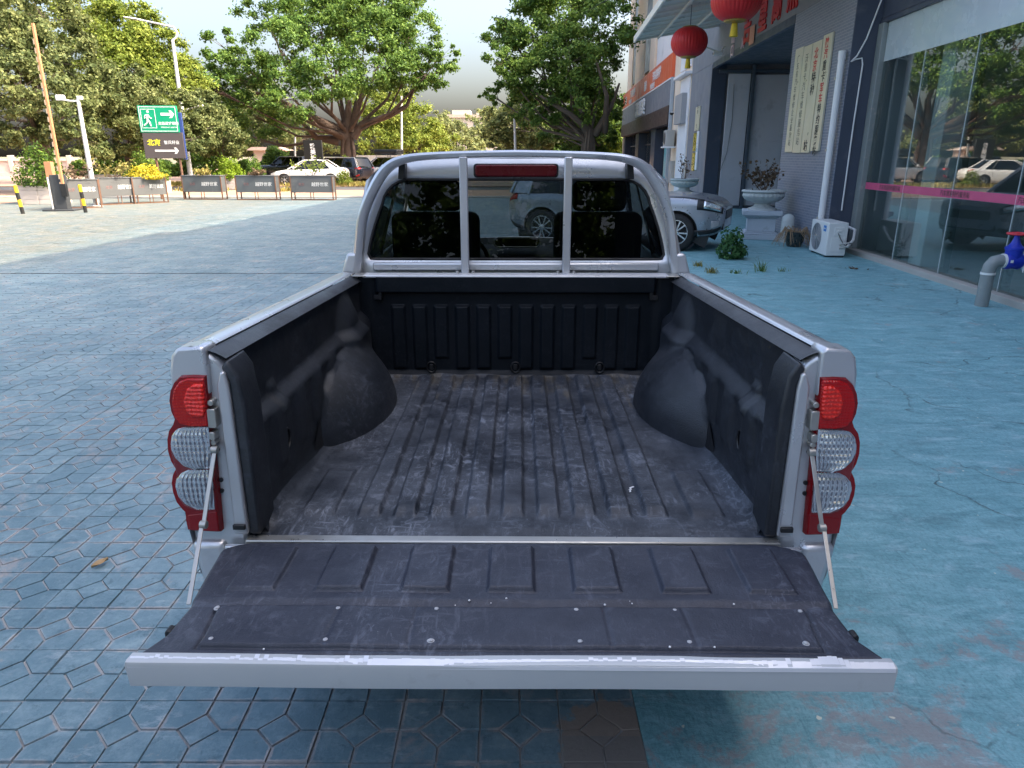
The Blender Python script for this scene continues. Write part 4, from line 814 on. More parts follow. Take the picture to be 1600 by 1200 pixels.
MB().prism(rounded(.95,.16,.05,4,0,.66), 2.08, 2.165).build('grille', MT['black'], suv, bevel=.01)
MB().prism(rounded(1.2,.14,.04,4,0,.46), 2.03, 2.14).build('lower_grille', MT['black'], suv, bevel=.01)
SEDAN = dict(st=[(-2.25,.45,.80,.60),(-2.15,.32,.96,.76),(-1.9,.24,1.0,.84),(-1.0,.20,.95,.88),(0,.20,.92,.885),(1.0,.20,.90,.88),(1.6,.22,.84,.86),(2.0,.26,.76,.78),(2.2,.32,.68,.62)], wr=.32, wy=(-1.32,1.38), spokes=6,
    gh=(1.15,.25,-1.0,-1.75,.92,1.47,.80,.60), win=(.10,.44,.74,.88),
    patches=[('tail_lamp', (-2.22,-1.98,20.2,23.4,MT['red_lens'],(-1,1),.010)), ('headlamp', (1.85,2.14,20.5,23.6,MT['reflector'],(-1,1),.010)), ('door_gap', (.10,.12,9,24,MT['inkgrey'],(-1,1),.003)), ('door_gap', (1.05,1.07,9,24,MT['inkgrey'],(-1,1),.003)), ('door_gap', (-.95,-.93,12,24,MT['inkgrey'],(-1,1),.003)), ('door_handle', (.22,.40,20.4,21.2,MT['alloy'],(-1,1),.02)), ('door_handle', (-.80,-.62,20.4,21.2,MT['alloy'],(-1,1),.02)), ('lower_bumper', (-2.18,-1.8,3.0,8.0,MT['black'],(-1,1),.006))])
MPV = dict(st=[(-2.3,.48,.90,.66),(-2.22,.34,1.0,.80),(-2.0,.26,1.02,.88),(-1.0,.22,.99,.90),(0,.21,.96,.905),(1.1,.21,.94,.90),(1.7,.24,.90,.87),(2.1,.28,.82,.78),(2.3,.34,.70,.6)], wr=.34, wy=(-1.42,1.42), spokes=7,
    gh=(1.35,.45,-1.85,-2.18,.97,1.62,.82,.64), win=(.08,.36,.64,.90), rail=MT['chrome'],
    patches=[('tail_lamp', (-2.27,-2.0,18.5,25.5,MT['red_lens'],(-1,1),.012)), ('headlamp', (1.95,2.22,20.5,23.6,MT['reflector'],(-1,1),.010)), ('door_gap', (.10,.12,9,24,MT['ink'],(-1,1),.003)), ('door_handle', (.22,.40,20.4,21.2,MT['alloy'],(-1,1),.02)), ('lower_reflector', (-2.25,-2.05,8.5,10.5,MT['red_dark'],(-1,1),.008))])
g_ = 'cars parked under the trees'
c = gp(478, 291); sed, _ = car('white_sedan', 'white sedan seen side-on behind the planters, red tail lamp to the right', (c.x, 44.6, .03), R(94), MT['carwhite'], SEDAN, g_)
c2 = px(532, 280, 47.6); mpv, _ = car('dark_people_carrier', 'dark blue people carrier parked just behind the white sedan', (c2.x - .05, 47.6, .03), R(62), MT['cardark'], MPV, g_)
c3 = px(446, 265, 57); suv2, _ = car('black_suv', 'black suv parked farthest back, left of the black upright sign', (c3.x, 57, .03), R(78), MT['carblack'], SUV, g_)
c4 = px(592, 270, 51); hb, _ = car('white_hatchback', 'white car carrying a black roof box, half hidden by the pickup hoop', (c4.x + .6, 51, .03), R(60), MT['carwhite'], MPV, g_)
MB().prism(rounded(.85,.34,.15,5,0,1.92), -1.2, .8).build('roof_box', MT['black'], hb, bevel=.08, seg=4)
for q in (-.8, .4): MB().tube([(-.6,q,1.62),(-.55,q,1.74),(.55,q,1.74),(.6,q,1.62)], .02, 6).build('roof_bar', MT['black'], hb)
# ================================================================ buildings on the right (frame: y along the facade, x into the building)
BA = R(-3.2); B0 = Vector((5.58, 0, 0)); BR = Matrix.Rotation(BA, 4, 'Z')
def fb(x, y, z=0.0): return B0 + (BR @ Vector((x, y, z)))
FX, FY = (0, -1, 0), (0, 0, 1)                       # lettering on the facade reads towards the camera
TOP, TOP_G, TOP_C = 14.9, 14.0, 13.5                  # roof edges: showroom, gate wing, cream house
bld = thing('showroom_building', 'grey and navy showroom building with a glass front and a wide gate', 'building', B0, BA)
def bpart(name, bx, m, bevel=.01, parent=None): return MB().box(*bx).build(name, m, parent or bld, bevel=bevel)
G0, G1, GH, WF = 16.7, 25.0, 4.54, -.5
bpart('upper_wall', (-.06, 14, -26, 13.39, 3.90, TOP), MT['navy'])
bpart('lower_wall', (-.04, 14, -26, 1.99, -.02, 3.897), MT['grey'])
bpart('gate_wall', (WF, 14, 13.395, 28.6, GH, TOP_G), MT['grey'])
bpart('tiled_wall', (WF, .3, 13.40, G0, -.02, GH - .003), MT['tilewall'], .004)
bpart('end_wall', (WF, 14, G1, 28.6, -.02, GH - .003), MT['grey'])
bpart('wall_return', (WF + .004, -.004, 13.372, 13.398, .02, 5.6), MT['navy'], .003)
bpart('back_wall', (4.6, 4.8, G0, G1, 0, GH), MT['doorgrey']); bpart('inner_wall', (.3, 14, 13.42, G0 - .01, 0, GH - .01), MT['doorgrey'])
bpart('gate_soffit', (WF + .02, 4.6, G0 + .003, G1 - .003, GH - .04, GH - .005), MT['darkblue'], .003)
# the gate recess: navy reveal, folded leaf, grey end wall with a small door
gt = bpart('gate_reveal', (WF - .012, -.06, G1 - .10, G1 - .004, 0, GH - .042), MT['navy'], .004)
bpart('soffit_edge', (WF - .008, WF + .10, G0, G1 - .11, GH - .16, GH + .02), MT['navy'], .004)
lf_ = bpart('gate_leaf', (.02, .72, G1 - .16, G1 - .06, .10, GH - .32), MT['doorgrey'], .01)
bpart('gate_post', (.74, .84, G1 - .26, G1 - .05, 0, GH - .06), MT['darkblue'], .008)
ew = bpart('gate_leaf', (.87, 3.4, G1 - .12, G1 - .03, .10, GH - .35), MT['doorgrey'], .01)
dr = bpart('wicket_door', (1.18, 1.92, G1 - .145, G1 - .12, .16, 2.15), MT['doorgrey'], .012)
bpart('gate_rail', (-.05, 3.4, G1 - .14, G1 - .02, 0, .095), MT['darkblue'], .004)
bpart('crossbeam', (-.3, 3.4, G1 - .2, G1 - .1, GH - .30, GH - .20), MT['darkblue'], .006)
MB().box(1.22, 1.26, G1 - .165, G1 - .145, 1.02, 1.16).build('handle', MT['chrome'], dr, bevel=.004)
MB().tube([(.20,G1-.18,3.9),(.24,G1-.18,2.8),(.16,G1-.18,1.8),(-.02,G1-.18,1.2)], .006, 5).build('hanging_cable', MT['black'], bld)
# showroom
bpart('room_floor', (0.05, 6.2, 2.0, 13.35, -.02, .05), MT['kerb'], .002); bpart('room_ceiling', (0.05, 6.2, 2.0, 13.35, 3.82, 3.895), MT['room'], .002)
bk = bpart('room_back_wall', (6.0, 6.2, 2.0, 13.35, .05, 3.82), MT['room'], .002); bpart('room_side_wall', (.10, 6.0, 13.25, 13.37, .05, 3.82), MT['room'], .002); bpart('room_side_wall', (.06, 6.0, 2.0, 2.1, .05, 3.82), MT['room'], .002)
bpart('pelmet_sheet', (-.0175, -.0128, 2.0, 13.15, 3.22, 3.826), MT['film'], 0)  # pale sheet added outside the glass; inner pelmet's sky reflection put into its colour
bpart('column', (.16, .52, 11.15, 11.55, .05, 3.82), MT['pale'], .01)
lettering('汽车服务有限公司', .52, MT['ink'], bk, (5.985, 9.6, 2.55), FX, FY, .02)
MB().box(5.94, 5.99, 9.9, 11.9, .9, 2.1).build('red_panel', MT['redtext'], bk, bevel=.01); MB().box(5.94, 5.99, 7.2, 9.3, 1.2, 2.2).build('display_panel', MT['darkblue'], bk, bevel=.01)
desk = tag(MB().box(0, .7, 0, 1.9, 0, 1.05).box(-.05, .78, -.05, 1.95, 1.052, 1.09).build('reception_desk', MT['pale'], None, bevel=.02), 'pale reception desk inside the showroom behind the glass', 'desk'); desk.location = fb(3.4, 9.8, .05); desk.rotation_euler = (0, 0, BA)
bpart('sill', (-.14, .06, 2.0, 13.36, -.01, .085), MT['kerb'], .008)
bpart('head_rail', (-.075, .05, 2.0, 13.36, 3.83, 3.896), MT['navy'], .006)
bpart('end_post', (-.10, .05, 13.16, 13.365, .088, 3.828), MT['pipegrey'], .008)
edges = [13.155, 11.72, 10.27, 8.82, 7.37, 5.92, 4.47, 3.02, 2.0]
for a, b in zip(edges[1:], edges[:-1]):
    pn = MB().box(-.012, .0, a + .004, b - .004, .088, 3.828).build('glass_pane', MT['showglass'], bld)
for e in edges[1:-1]:
    MB().box(.003, .13, e - .008, e + .008, .088, 3.2).build('glass_fin', MT['showglass'], bld)
    MB().box(-.016, .003, e - .003, e + .003, .088, 3.828).build('silicone_joint', MT['pale'], bld)
rb = MB().box(-.0155, -.0135, 2.0, 13.15, 1.14, 1.255).build('pink_film_strip', MT['pink'], bld)
for yy in (12.2, 10.2, 8.4, 6.6): lettering('汽车贸易特约服务站', .085, MT['brown'], rb, (-.0165, yy, 1.197), FX, FY, .01, .0008)
# red wishes over the gate, exit mark, paper
for ch, yy, zz in (('吉', 20.75, 4.93), ('星', 19.3, 4.98), ('高', 18.15, 5.03), ('照', 17.0, 5.05)): lettering(ch, .78, MT['redtext'], bld, (WF - .018, yy, zz), FX, FY, .03, .012)
lettering('出\n口', .36, MT['pinktext'], bld, (WF - .018, 22.3, 4.76), FX, FY, .03, .012)
lettering('入', .30, MT['pinktext'], bld, (WF - .018, 21.15, 4.62), FX, FY, .03, .012)
o = tag(MB().box(-.004, 0, -.24, .24, -.22, .22).build('paper_notice', MT['paper'], None, bevel=.001), 'faded orange paper stuck on the wall above the gate', 'notice'); o.location = fb(WF - .033, 20.15, 4.66); o.rotation_euler = (0, 0, BA)
# brass plates on the tiled wall
def plate(lab, y, z, w, h, m, txts, yaw=0.0):
    t = thing('name_plate', lab, 'sign', fb(WF - .003, y, z), BA, 'metal name plates on the showroom wall')
    MB().box(-.04, 0, -w/2, w/2, -h/2, h/2).build('plate', m, t, bevel=.006)
    for body, sz, mt_, dz, b in txts: lettering('\n'.join(body), sz, mt_, t, (-.0415, 0, dz), FX, FY, b, .001)
    return t
plate('long brass plate ending in black characters, closest to the white drainpipe', 14.47, 2.82, .46, 2.06, MT['gold'], [('陕汽', .19, MT['redtext'], .79, .02), ('重卡', .19, MT['ink'], .40, .02), ('军车', .19, MT['redtext'], .01, .02), ('特约服务站', .19, MT['ink'], -.64, .02)])
plate('brass plate with two red characters on top, second from the drainpipe', 15.00, 2.78, .50, 2.04, MT['gold'], [('北京', .22, MT['redtext'], .70, .02), ('特种', .22, MT['ink'], .27, .02), ('站', .22, MT['ink'], -.88, .02)])
plate('faded brass plate with grey characters, third from the drainpipe', 15.53, 2.78, .50, 2.04, MT['gold'], [('沃重卡汽车维修服务站', .175, MT['inkgrey'], 0, .0)])
plate('most faded brass plate, beside the gate opening', 16.06, 2.80, .50, 2.04, MT['gold'], [('广东省汽车维修企业服务站', .15, MT['inkgrey'], 0, .0)])
plate('silver framed plate with brown print, top of three left of the gate', 26.75, 2.95, .75, .80, MT['gold'], [('维修\n企业', .16, MT['brown'], 0, 0)])
plate('upper bright yellow brass plate left of the gate', 26.95, 2.17, .45, .62, MT['goldbright'], [('汽车', .16, MT['brown'], 0, 0)])
plate('lower bright yellow brass plate left of the gate', 26.95, 1.50, .45, .62, MT['goldbright'], [('公司', .16, MT['brown'], 0, 0)])
plate('narrow white notice beside the yellow plates', 26.40, 1.88, .34, 1.30, MT['white'], [('二级', .16, MT['kioskblue'], 0.1, 0)])
# drain pipe and cables
o = MB(); o.tube([fb(-.585, 13.52, -.01), fb(-.585, 13.52, 3.42)], .058, 16); o.tube([fb(-.585, 13.52, 3.30), fb(-.585, 13.52, 3.44)], .066, 16)
o = o.build('drain_pipe', MT['white'], None, smooth=50); tag(o, 'white plastic drainpipe standing at the corner of the tiled wall', 'pipe')
for zz in (.6, 1.8, 3.0): MB().box(-.06, .06, -.004, .075, -.02, .02).build('pipe_clip', MT['chrome'], o, loc=fb(-.585, 13.52, zz))
tag(MB().tube([fb(-.30,13.34,.75), fb(-.30,13.34,2.2), fb(-.285,13.34,3.2), fb(-.31,13.34,3.30), fb(-.42,13.33,3.28), fb(-.50,13.30,3.24), fb(-.40,13.33,3.34), fb(-.28,13.34,3.60), fb(-.10,13.32,4.3), fb(-.03,13.3,5.0)], .014, 8).build('white_cable', MT['white'], None, smooth=60), 'thin white cable rising from the air conditioner up the navy return', 'cable')
# outdoor air conditioner on the ground
ac = thing('air_conditioner', 'white outdoor air conditioner unit on the ground by the glass front', 'air conditioner', fb(-.62, 12.95, 0), BA)
MB().box(-.17, .17, -.42, .42, .03, .60).build('casing', MT['acwhite'], ac, bevel=.018, seg=3)
gr = MB()
for r_ in np.linspace(.04, .235, 11): gr.tube([(-.176, .11 + r_*math.cos(a), .315 + r_*math.sin(a)) for a in np.linspace(0, 2*math.pi, 40)], .0035, 4, caps=False)
for a in np.linspace(0, 2*math.pi, 10)[:-1]: gr.tube([(-.176, .11 + .03*math.cos(a), .315 + .03*math.sin(a)), (-.176, .11 + .24*math.cos(a), .315 + .24*math.sin(a))], .004, 4)
gr.build('fan_guard', MT['acgrille'], ac, smooth=60)
MB().add([(-.1715, .11 + .24*math.cos(a), .315 + .24*math.sin(a)) for a in np.linspace(0, 2*math.pi, 41)[:-1]], [tuple(range(40))]).build('fan_opening', MT['darkblue'], ac)
MB().lathe([(.045,0),(.045,.006),(.03,.012),(.002,.013)], 20, frame((0,1,0),(0,0,1),(-1,0,0),(-.178,.11,.315))).build('fan_hub', MT['alloy'], ac, smooth=50)
lg = MB().box(-.174, -.1705, -.32, -.20, .44, .54).build('badge', MT['bluelogo'], ac, bevel=.001); lettering('Midea', .034, MT['whitetext'], lg, (-.1752, -.26, .49), FX, FY, .01, .0006)
MB().box(-.06, .10, -.432, -.421, .38, .52).build('service_cover', MT['acwhite'], ac, bevel=.004); MB().box(-.02, .06, -.446, -.433, .44, .475).build('cover_grip', MT['acwhite'], ac, bevel=.005)
MB().box(-.10, .13, -.430, -.421, .10, .34).build('valve_plate', MT['acwhite'], ac, bevel=.004)
for zz in (.16, .22): MB().tube([(.06,-.43,zz),(.07,-.47,zz+.02),(.17,-.52,zz+.05),(.24,-.46,zz+.03)], .012, 8).build('valve', MT['chrome'], ac, smooth=60)
MB().tube([(.0,-.434,.42),(.04,-.45,.34),(.10,-.47,.24),(.16,-.48,.20)], .006, 6).build('power_lead', MT['black'], ac)
MB().tube([(.16,-.50,.20),(.30,-.36,.30),(.36,-.22,.46),(.30,-.05,.50),(.20,.0,.42)], .026, 8).build('insulated_pipe', MT['acwhite'], ac, smooth=60)
for yy in (-.33, .33): MB().box(-.15, .17, yy-.025, yy+.025, 0, .03).build('foot', MT['gunmetal'], ac, bevel=.004)
# valve and flanged meter
vf = gp(1533, 478); vp = thing('pipe_valve', 'grey elbow pipe with a blue gate valve and red handwheel', 'valve', (vf.x, vf.y, 0), R(-3))
m = MB(); m.tube([(0,0,-.02),(0,0,.40),(.01,0,.47),(.045,0,.52),(.10,0,.535),(.16,0,.535)], .073, 20); m.build('elbow_pipe', MT['pipegrey'], vp, smooth=50)
MB().tube([(0,0,.375),(0,0,.40)], .079, 20).build('seal_ring', MT['putty'], vp, smooth=40); MB().tube([(.13,0,.535),(.155,0,.535)], .083, 20).build('seal_ring', MT['putty'], vp, smooth=40)
m = MB(); m.tube([(.155,0,.535),(.19,0,.535),(.25,0,.535),(.31,0,.535),(.335,0,.535)], [.088,.100,.085,.100,.088], 20); m.lathe([(.072,.54),(.088,.60),(.090,.66),(.100,.665),(.100,.69),(.082,.70),(.050,.74),(.032,.79),(.026,.83)], 20, Matrix.Translation((.245,0,0))); m.build('valve_body', MT['valveblue'], vp, smooth=40)
m = MB(); m.tube([(.245 + .10*math.cos(a)*(1+.04*math.cos(8*a)), .10*math.sin(a)*(1+.04*math.cos(8*a)), .845) for a in np.linspace(0, 2*math.pi, 49)], .013, 8, caps=False)
for a in (0, 2.094, 4.189): m.tube([(.245,0,.84),(.245+.10*math.cos(a), .10*math.sin(a), .845)], .009, 6)
m.lathe([(.022,.82),(.022,.86),(.01,.868)], 12, Matrix.Translation((.245,0,0))); m.build('handwheel', MT['valvered'], vp, smooth=50)
MB().box(.17, .20, -.102, -.097, .525, .555).build('valve_label', MT['white'], vp)
m = MB(); m.tube([(.335,0,.535),(.45,0,.535)], .066, 20); m.build('outlet_pipe', MT['pipegrey'], vp, smooth=50); MB().tube([(.33,0,.535),(.355,0,.535)], .080, 20).build('seal_ring', MT['putty'], vp, smooth=40)
MB().tube([(.345,-.06,.48),(.35,-.065,.44),(.35,-.066,.41)], [.012,.010,.006], 6).build('sealant_drip', MT['putty'], vp, smooth=60)
fl = thing('flanged_meter', 'light blue flanged water meter on a black stand at the right edge', 'meter', (vf.x + .44, vf.y - .03, 0), R(-3))
m = MB(); m.tube([(0,.03,.535),(.03,.03,.535)], .15, 28); m.build('flange', MT['flangeblue'], fl, bevel=.004)
for a in np.linspace(0, 2*math.pi, 9)[:-1]: MB().cyl((-.018, .03+.115*math.cos(a), .535+.115*math.sin(a)), (.04, .03+.115*math.cos(a), .535+.115*math.sin(a)), .012, n=6).build('bolt', MT['chrome'], fl)
m = MB(); m.tube([(.03,.03,.535),(.08,.03,.535),(.14,.03,.535),(.28,.03,.535),(.36,.03,.535)], [.09,.10,.14,.14,.10], 20); m.lathe([(.12,.60),(.12,.72),(.10,.75),(.02,.76)], 20, Matrix.Translation((.21,.03,0))); m.build('meter_body', MT['flangeblue'], fl, smooth=40)
m = MB(); m.prism([(.10,0),(.32,0),(.29,.44),(.13,.44)], -.03, .09); m.build('stand', MT['gunmetal'], fl, bevel=.008); MB().cyl((.42,.03,0),(.42,.03,.54),.05).build('inlet_pipe', MT['pipegrey'], fl, smooth=50)
# canopy over the gate and its lanterns
cn = thing('canopy', 'corrugated metal canopy sloping out above the gate', 'canopy', B0, BA)
X0, X1, Z0, Z1, Y0, Y1 = WF - .012, -3.1, 5.60, 5.20, 11.0, 24.4
m = MB(); ny = 268
def cz(u, yy): return Z0 + (Z1-Z0)*u + .018*(1 if (yy/.2) % 1 < .5 else -1)
m.grid(lambda u, v: (X0 + (X1-X0)*u, Y0 + (Y1-Y0)*v, cz(u, Y0 + (Y1-Y0)*v + 1e-4)), 2, ny); m.build('roof_sheet', MT['canopy'], cn, thick=.006)
for yy in np.arange(Y0 + .05, Y1, .74): MB().tube([(X0, yy, Z0-.06), (X1, yy, Z1-.06)], [(.03,.03)]*2, 4).build('rib', MT['canopy'], cn)
for u in (.35, .72): MB().tube([(X0+(X1-X0)*u, Y0, Z0+(Z1-Z0)*u-.11), (X0+(X1-X0)*u, Y1, Z0+(Z1-Z0)*u-.11)], [(.035,.035)]*2, 4).build('long_beam', MT['canopy'], cn)
MB().box(X1-.03, X1+.03, Y0, Y1, Z1-.12, Z1+.06).build('edge_beam', MT['canopy'], cn, bevel=.006)
MB().tube([(X0, Y1, Z0-.02), (X1, Y1, Z1-.02)], [(.05,.05)]*2, 4).build('end_beam', MT['canopy'], cn)
MB().tube([(X0, Y1-.3, 4.75), (X1*.62, Y1-.3, Z0+(Z1-Z0)*.6-.1)], .025, 6).build('strut', MT['canopy'], cn)
def lantern(lab, p, r, zt):
    t = thing('red_lantern', lab, 'lantern', p, .4, 'red lanterns under the canopy')
    pf = [(r*math.sin(a)**.78, -r*.80*math.cos(a)) for a in np.linspace(R(22), R(158), 25)]
    MB().lathe(pf, 144, None, 36, .022).build('silk_body', MT['lantern'], t, smooth=30)
    for s in (-1, 1): MB().lathe([(r*.10,s*r*.86),(r*.42,s*r*.80),(r*.48,s*r*.70),(r*.46,s*r*.66),(r*.10,s*r*.64)], 32).build('gold_cap', MT['goldtrim'], t, smooth=30)
    MB().lathe([(r*.10,-r*.80),(r*.12,-r*.9),(r*.14,-r*1.12),(r*.17,-r*1.34),(r*.15,-r*1.35)], 40, None, 40, .12).build('tassel', MT['tassel'], t)
    MB().cyl((0,0,r*.8), (0,0,zt - p.z), .008, n=6).build('cord', MT['brown'], t)
lantern('red silk lantern with yellow tassel, the smaller one hanging farther away', px(1077, 66, 20.0), .455, 5.34)
lantern('larger red lantern cut off by the top of the photo', px(1151, 0, 14.6), .455, 5.30)
cc = thing('security_camera', 'small white security camera under the canopy end', 'camera', fb(WF - .01, 23.3, 4.62), BA)
MB().box(-.34, -.06, -.06, .06, -.05, .06).build('housing', MT['white'], cc, bevel=.02); MB().cyl((-.345,0,0), (-.355,0,0), .035, n=14).build('lens', MT['black'], cc); MB().tube([(-.1,0,.05),(-.06,0,.16),(0,0,.18)], .02, 6).build('bracket', MT['white'], cc)
# urns
def urn(lab, p, rz, h0=.60):
    t = thing('stone_urn', lab, 'urn', p, rz, 'stone urns before the gate')
    ped = MB()
    for w, a, b in ((.80,0,.10),(.74,.10,.14),(.66,.14,.17),(.58,.17,.44),(.64,.44,.47),(.72,.47,.50),(.80,.50,.60)): ped.box(-w/2, w/2, -w/2, w/2, a + .0005, b)
    ped.build('pedestal', MT['stonepaint'], t, bevel=.012)
    MB().lathe([(.30,.60),(.30,.63),(.24,.65),(.18,.68),(.16,.73),(.22,.76)], 40).build('foot', MT['stone'], t, smooth=40)
    MB().lathe([(.20,.755),(.30,.78),(.38,.83),(.415,.89),(.41,.94),(.38,.965)], 96, None, 28, .045).build('bowl', MT['stone'], t, smooth=30)
    MB().lathe([(.36,.955),(.43,.965),(.445,.985),(.43,1.01),(.40,1.02),(.37,1.01),(.36,.975),(.02,.975)], 96, None, 44, .03).build('rim', MT['stone'], t, smooth=30)
    return t
def dryplant(lab, p, h, n, ml, grp, spread=.35, leaf=.05, nl=26, name='dry_plant'):
    t = thing(name, lab, 'plant', p, 0, grp); tw = MB(); co = []; q = []
    for _ in range(n):
        a = rng.uniform(0, 6.28); r0 = rng.uniform(0, .12); pts = [Vector((r0*math.cos(a), r0*math.sin(a), 0))]; d = Vector((math.cos(a)*rng.uniform(.1,.9)*spread*2, math.sin(a)*rng.uniform(.1,.9)*spread*2, 1))
        hh = h * rng.uniform(.55, 1.05)
        for k in range(5):
            pts.append(pts[-1] + d * hh / 5 + Vector(rng.normal(0, .03*h, 3)))
        tw.tube(pts, [.008, .007, .006, .005, .004, .002], 5)
        for _ in range(nl):
            k = rng.integers(2, 5); c_ = pts[k].lerp(pts[k+1], rng.random()) + Vector(rng.normal(0, .05*h + .02, 3)); u_ = Vector(rng.normal(0, 1, 3)).normalized(); v_ = u_.cross(Vector(rng.normal(0, 1, 3))).normalized(); s_ = leaf * rng.uniform(.6, 1.3); i = len(co)
            co += [c_, c_ + u_*s_*.5 + v_*s_*.35, c_ + u_*s_, c_ + u_*s_*.5 - v_*s_*.35]; q.append((i, i+1, i+2, i+3))
    tw.build('twigs', MT['twig'], t, smooth=60); lo = np_mesh('leaves', np.array([tuple(c_) for c_ in co]), np.array(q), ml, t); lo['kind'] = 'stuff'
    return t
u1 = gp(1192, 374); urn('grey fluted stone urn on a square pedestal beside the tiled wall', (u1.x, u1.y + .25, 0), R(-16))
dryplant('withered brown plant in the urn beside the tiled wall', (u1.x, u1.y + .25, .975), .62, 14, MT['leafdry'], 'withered urn plants', .45, .085, 20)
u2 = px(1069, 292, 23.4); urn('second stone urn, mostly hidden behind the silver suv bonnet', (u2.x, 23.4, 0), R(-3)); dryplant('thin dry plant in the urn behind the suv', (u2.x, 23.4, .975), .8, 9, MT['leafdry'], 'withered urn plants', .3, .06, 14)
# small pots and weeds
p_ = gp(1240, 385); dp = thing('dry_pot', 'dark glazed pot draped with dry vines at the foot of the tiled wall', 'pot', (p_.x, p_.y, 0))
MB().lathe([(.13,0),(.17,.10),(.19,.22),(.20,.28),(.18,.29),(.16,.24),(.02,.22)], 24).build('pot', MT['pot'], dp, smooth=40)
vm = MB()
for _ in range(70):
    a = rng.uniform(0, 6.28); r1 = rng.uniform(.15, .42); vm.tube([(.1*math.cos(a), .1*math.sin(a), .28), (.2*math.cos(a+.2), .2*math.sin(a+.2), .33+rng.uniform(-.03,.06)), (r1*math.cos(a+.4)*.8, r1*math.sin(a+.4)*.8, .2), (r1*math.cos(a+.5), r1*math.sin(a+.5), rng.uniform(.01,.12))], [.006,.005,.004,.003], 4)
vm.build('dry_vines', MT['drystem'], dp, smooth=60)
o = thing('stone_post', 'short mossy stone post behind the dry vine pot', 'post', (p_.x + .12, p_.y + .75, 0)); MB().lathe([(.13,-.01),(.13,.42),(.12,.50),(.08,.55),(.01,.57)], 20).build('post', MT['stone'], o, smooth=40)
def leafball(name, lab, cat, p, rad, n, leaf, ml, group=None, flat=.8, sub='foliage', stem=True):
    t = thing(name, lab, cat, p, 0, group); d = rng.normal(0, 1, (n, 3)); d /= np.linalg.norm(d, axis=1)[:, None]; d[:, 2] = np.abs(d[:, 2]) * rng.choice([1, 1, 1, -.25], n)
    lump = 1 + .22*np.sin(d[:, 0]*5 + p[0]) * np.sin(d[:, 1]*6 + p[1]) + .12*np.sin(d[:, 2]*9)
    c_ = d * (rng.uniform(.35, 1.0, n) ** .5 * lump)[:, None] * np.array(rad); c_[:, 2] += rad[2] * .18
    o_ = leaf_cloud(sub, c_, d, leaf, ml, t); o_['kind'] = 'stuff'
    if stem: MB().tube([(0,0,-.02),(.01,.01,rad[2]*.5)], [rad[0]*.08, rad[0]*.05], 6).build('stem', MT['twig'], t)
    return t
def leaf_cloud(name, c, outw, size, m, parent=None, up=.5):
    n = len(c); nr = outw * .6 + np.array([0, 0, up]) + rng.normal(0, .75, (n, 3)); nr /= np.linalg.norm(nr, axis=1)[:, None]
    u = np.cross(nr, rng.normal(0, 1, (n, 3))); u /= np.linalg.norm(u, axis=1)[:, None] + 1e-9; v = np.cross(nr, u); s = (size * rng.uniform(.6, 1.35, n))[:, None]
    co = np.stack([c - u*s*.5, c + v*s*.30 + nr*s*.06, c + u*s*.5, c - v*s*.30 + nr*s*.06], 1).reshape(-1, 3)
    return np_mesh(name, co, np.arange(4*n).reshape(n, 4), m, parent)
p_ = gp(1142, 404); leafball('low_green_bush', 'small round green bush growing from the concrete behind the pickup', 'bush', (p_.x, p_.y, 0), (.25,.25,.40), 900, .075, MT['leafbush'])
for lab, sx_, sy_, h_, n_, ml in (('spiky weed tuft right of the green bush', 1190, 424, .20, 26, MT['grassgreen']), ('low yellowish weed tuft close to the pickup cab', 1112, 426, .10, 60, MT['grassdry']), ('flat weed creeping along the slab joint', 1150, 427, .06, 40, MT['grassgreen']), ('tiny weed sprout at the end of the slab joint', 1222, 424, .07, 20, MT['grassgreen']), ('low weed clump behind the cab corner', 1090, 416, .09, 50, MT['grassdry'])):
    p_ = gp(sx_, sy_); o = blades('weed', '', [(p_.x, p_.y, 0, .22)], ml, h_, n_, .006, 1.4); tag(o, lab, 'weed', 'weeds in the concrete'); o['kind'] = 'stuff'
p_ = gp(157, 884); m = MB(); m.grid(lambda u, v: (.036*(u-.5)*2, .017*(v-.5)*2*math.sin(math.pi*min(max(u,.02),.98))*1.2, .004 + .012*(abs(v-.5)*2) + .008*u*u), 8, 4); o = m.build('fallen_leaf', MT['brownleaf'], None, smooth=60, thick=.0008); o.location = (p_.x, p_.y, .002); o.rotation_euler = (0,0,.9); tag(o, 'single dry brown leaf lying on the blue pavers', 'leaf')
p_ = gp(1334, 420); o = blades('dry_litter', '', [(p_.x, p_.y, 0, .18)], MT['leafdry'], .03, 30, .012, 3); tag(o, 'small scrap of dry leaves on the concrete before the air conditioner', 'litter'); o['kind'] = 'stuff'
p_ = gp(1472, 432); MBo = MB().box(-.05,.05,-.02,.02,0,.015).build('dark_scrap', MT['brown'], None, bevel=.005, loc=(p_.x, p_.y, .001)); tag(MBo, 'tiny dark scrap lying by the glass front', 'litter')
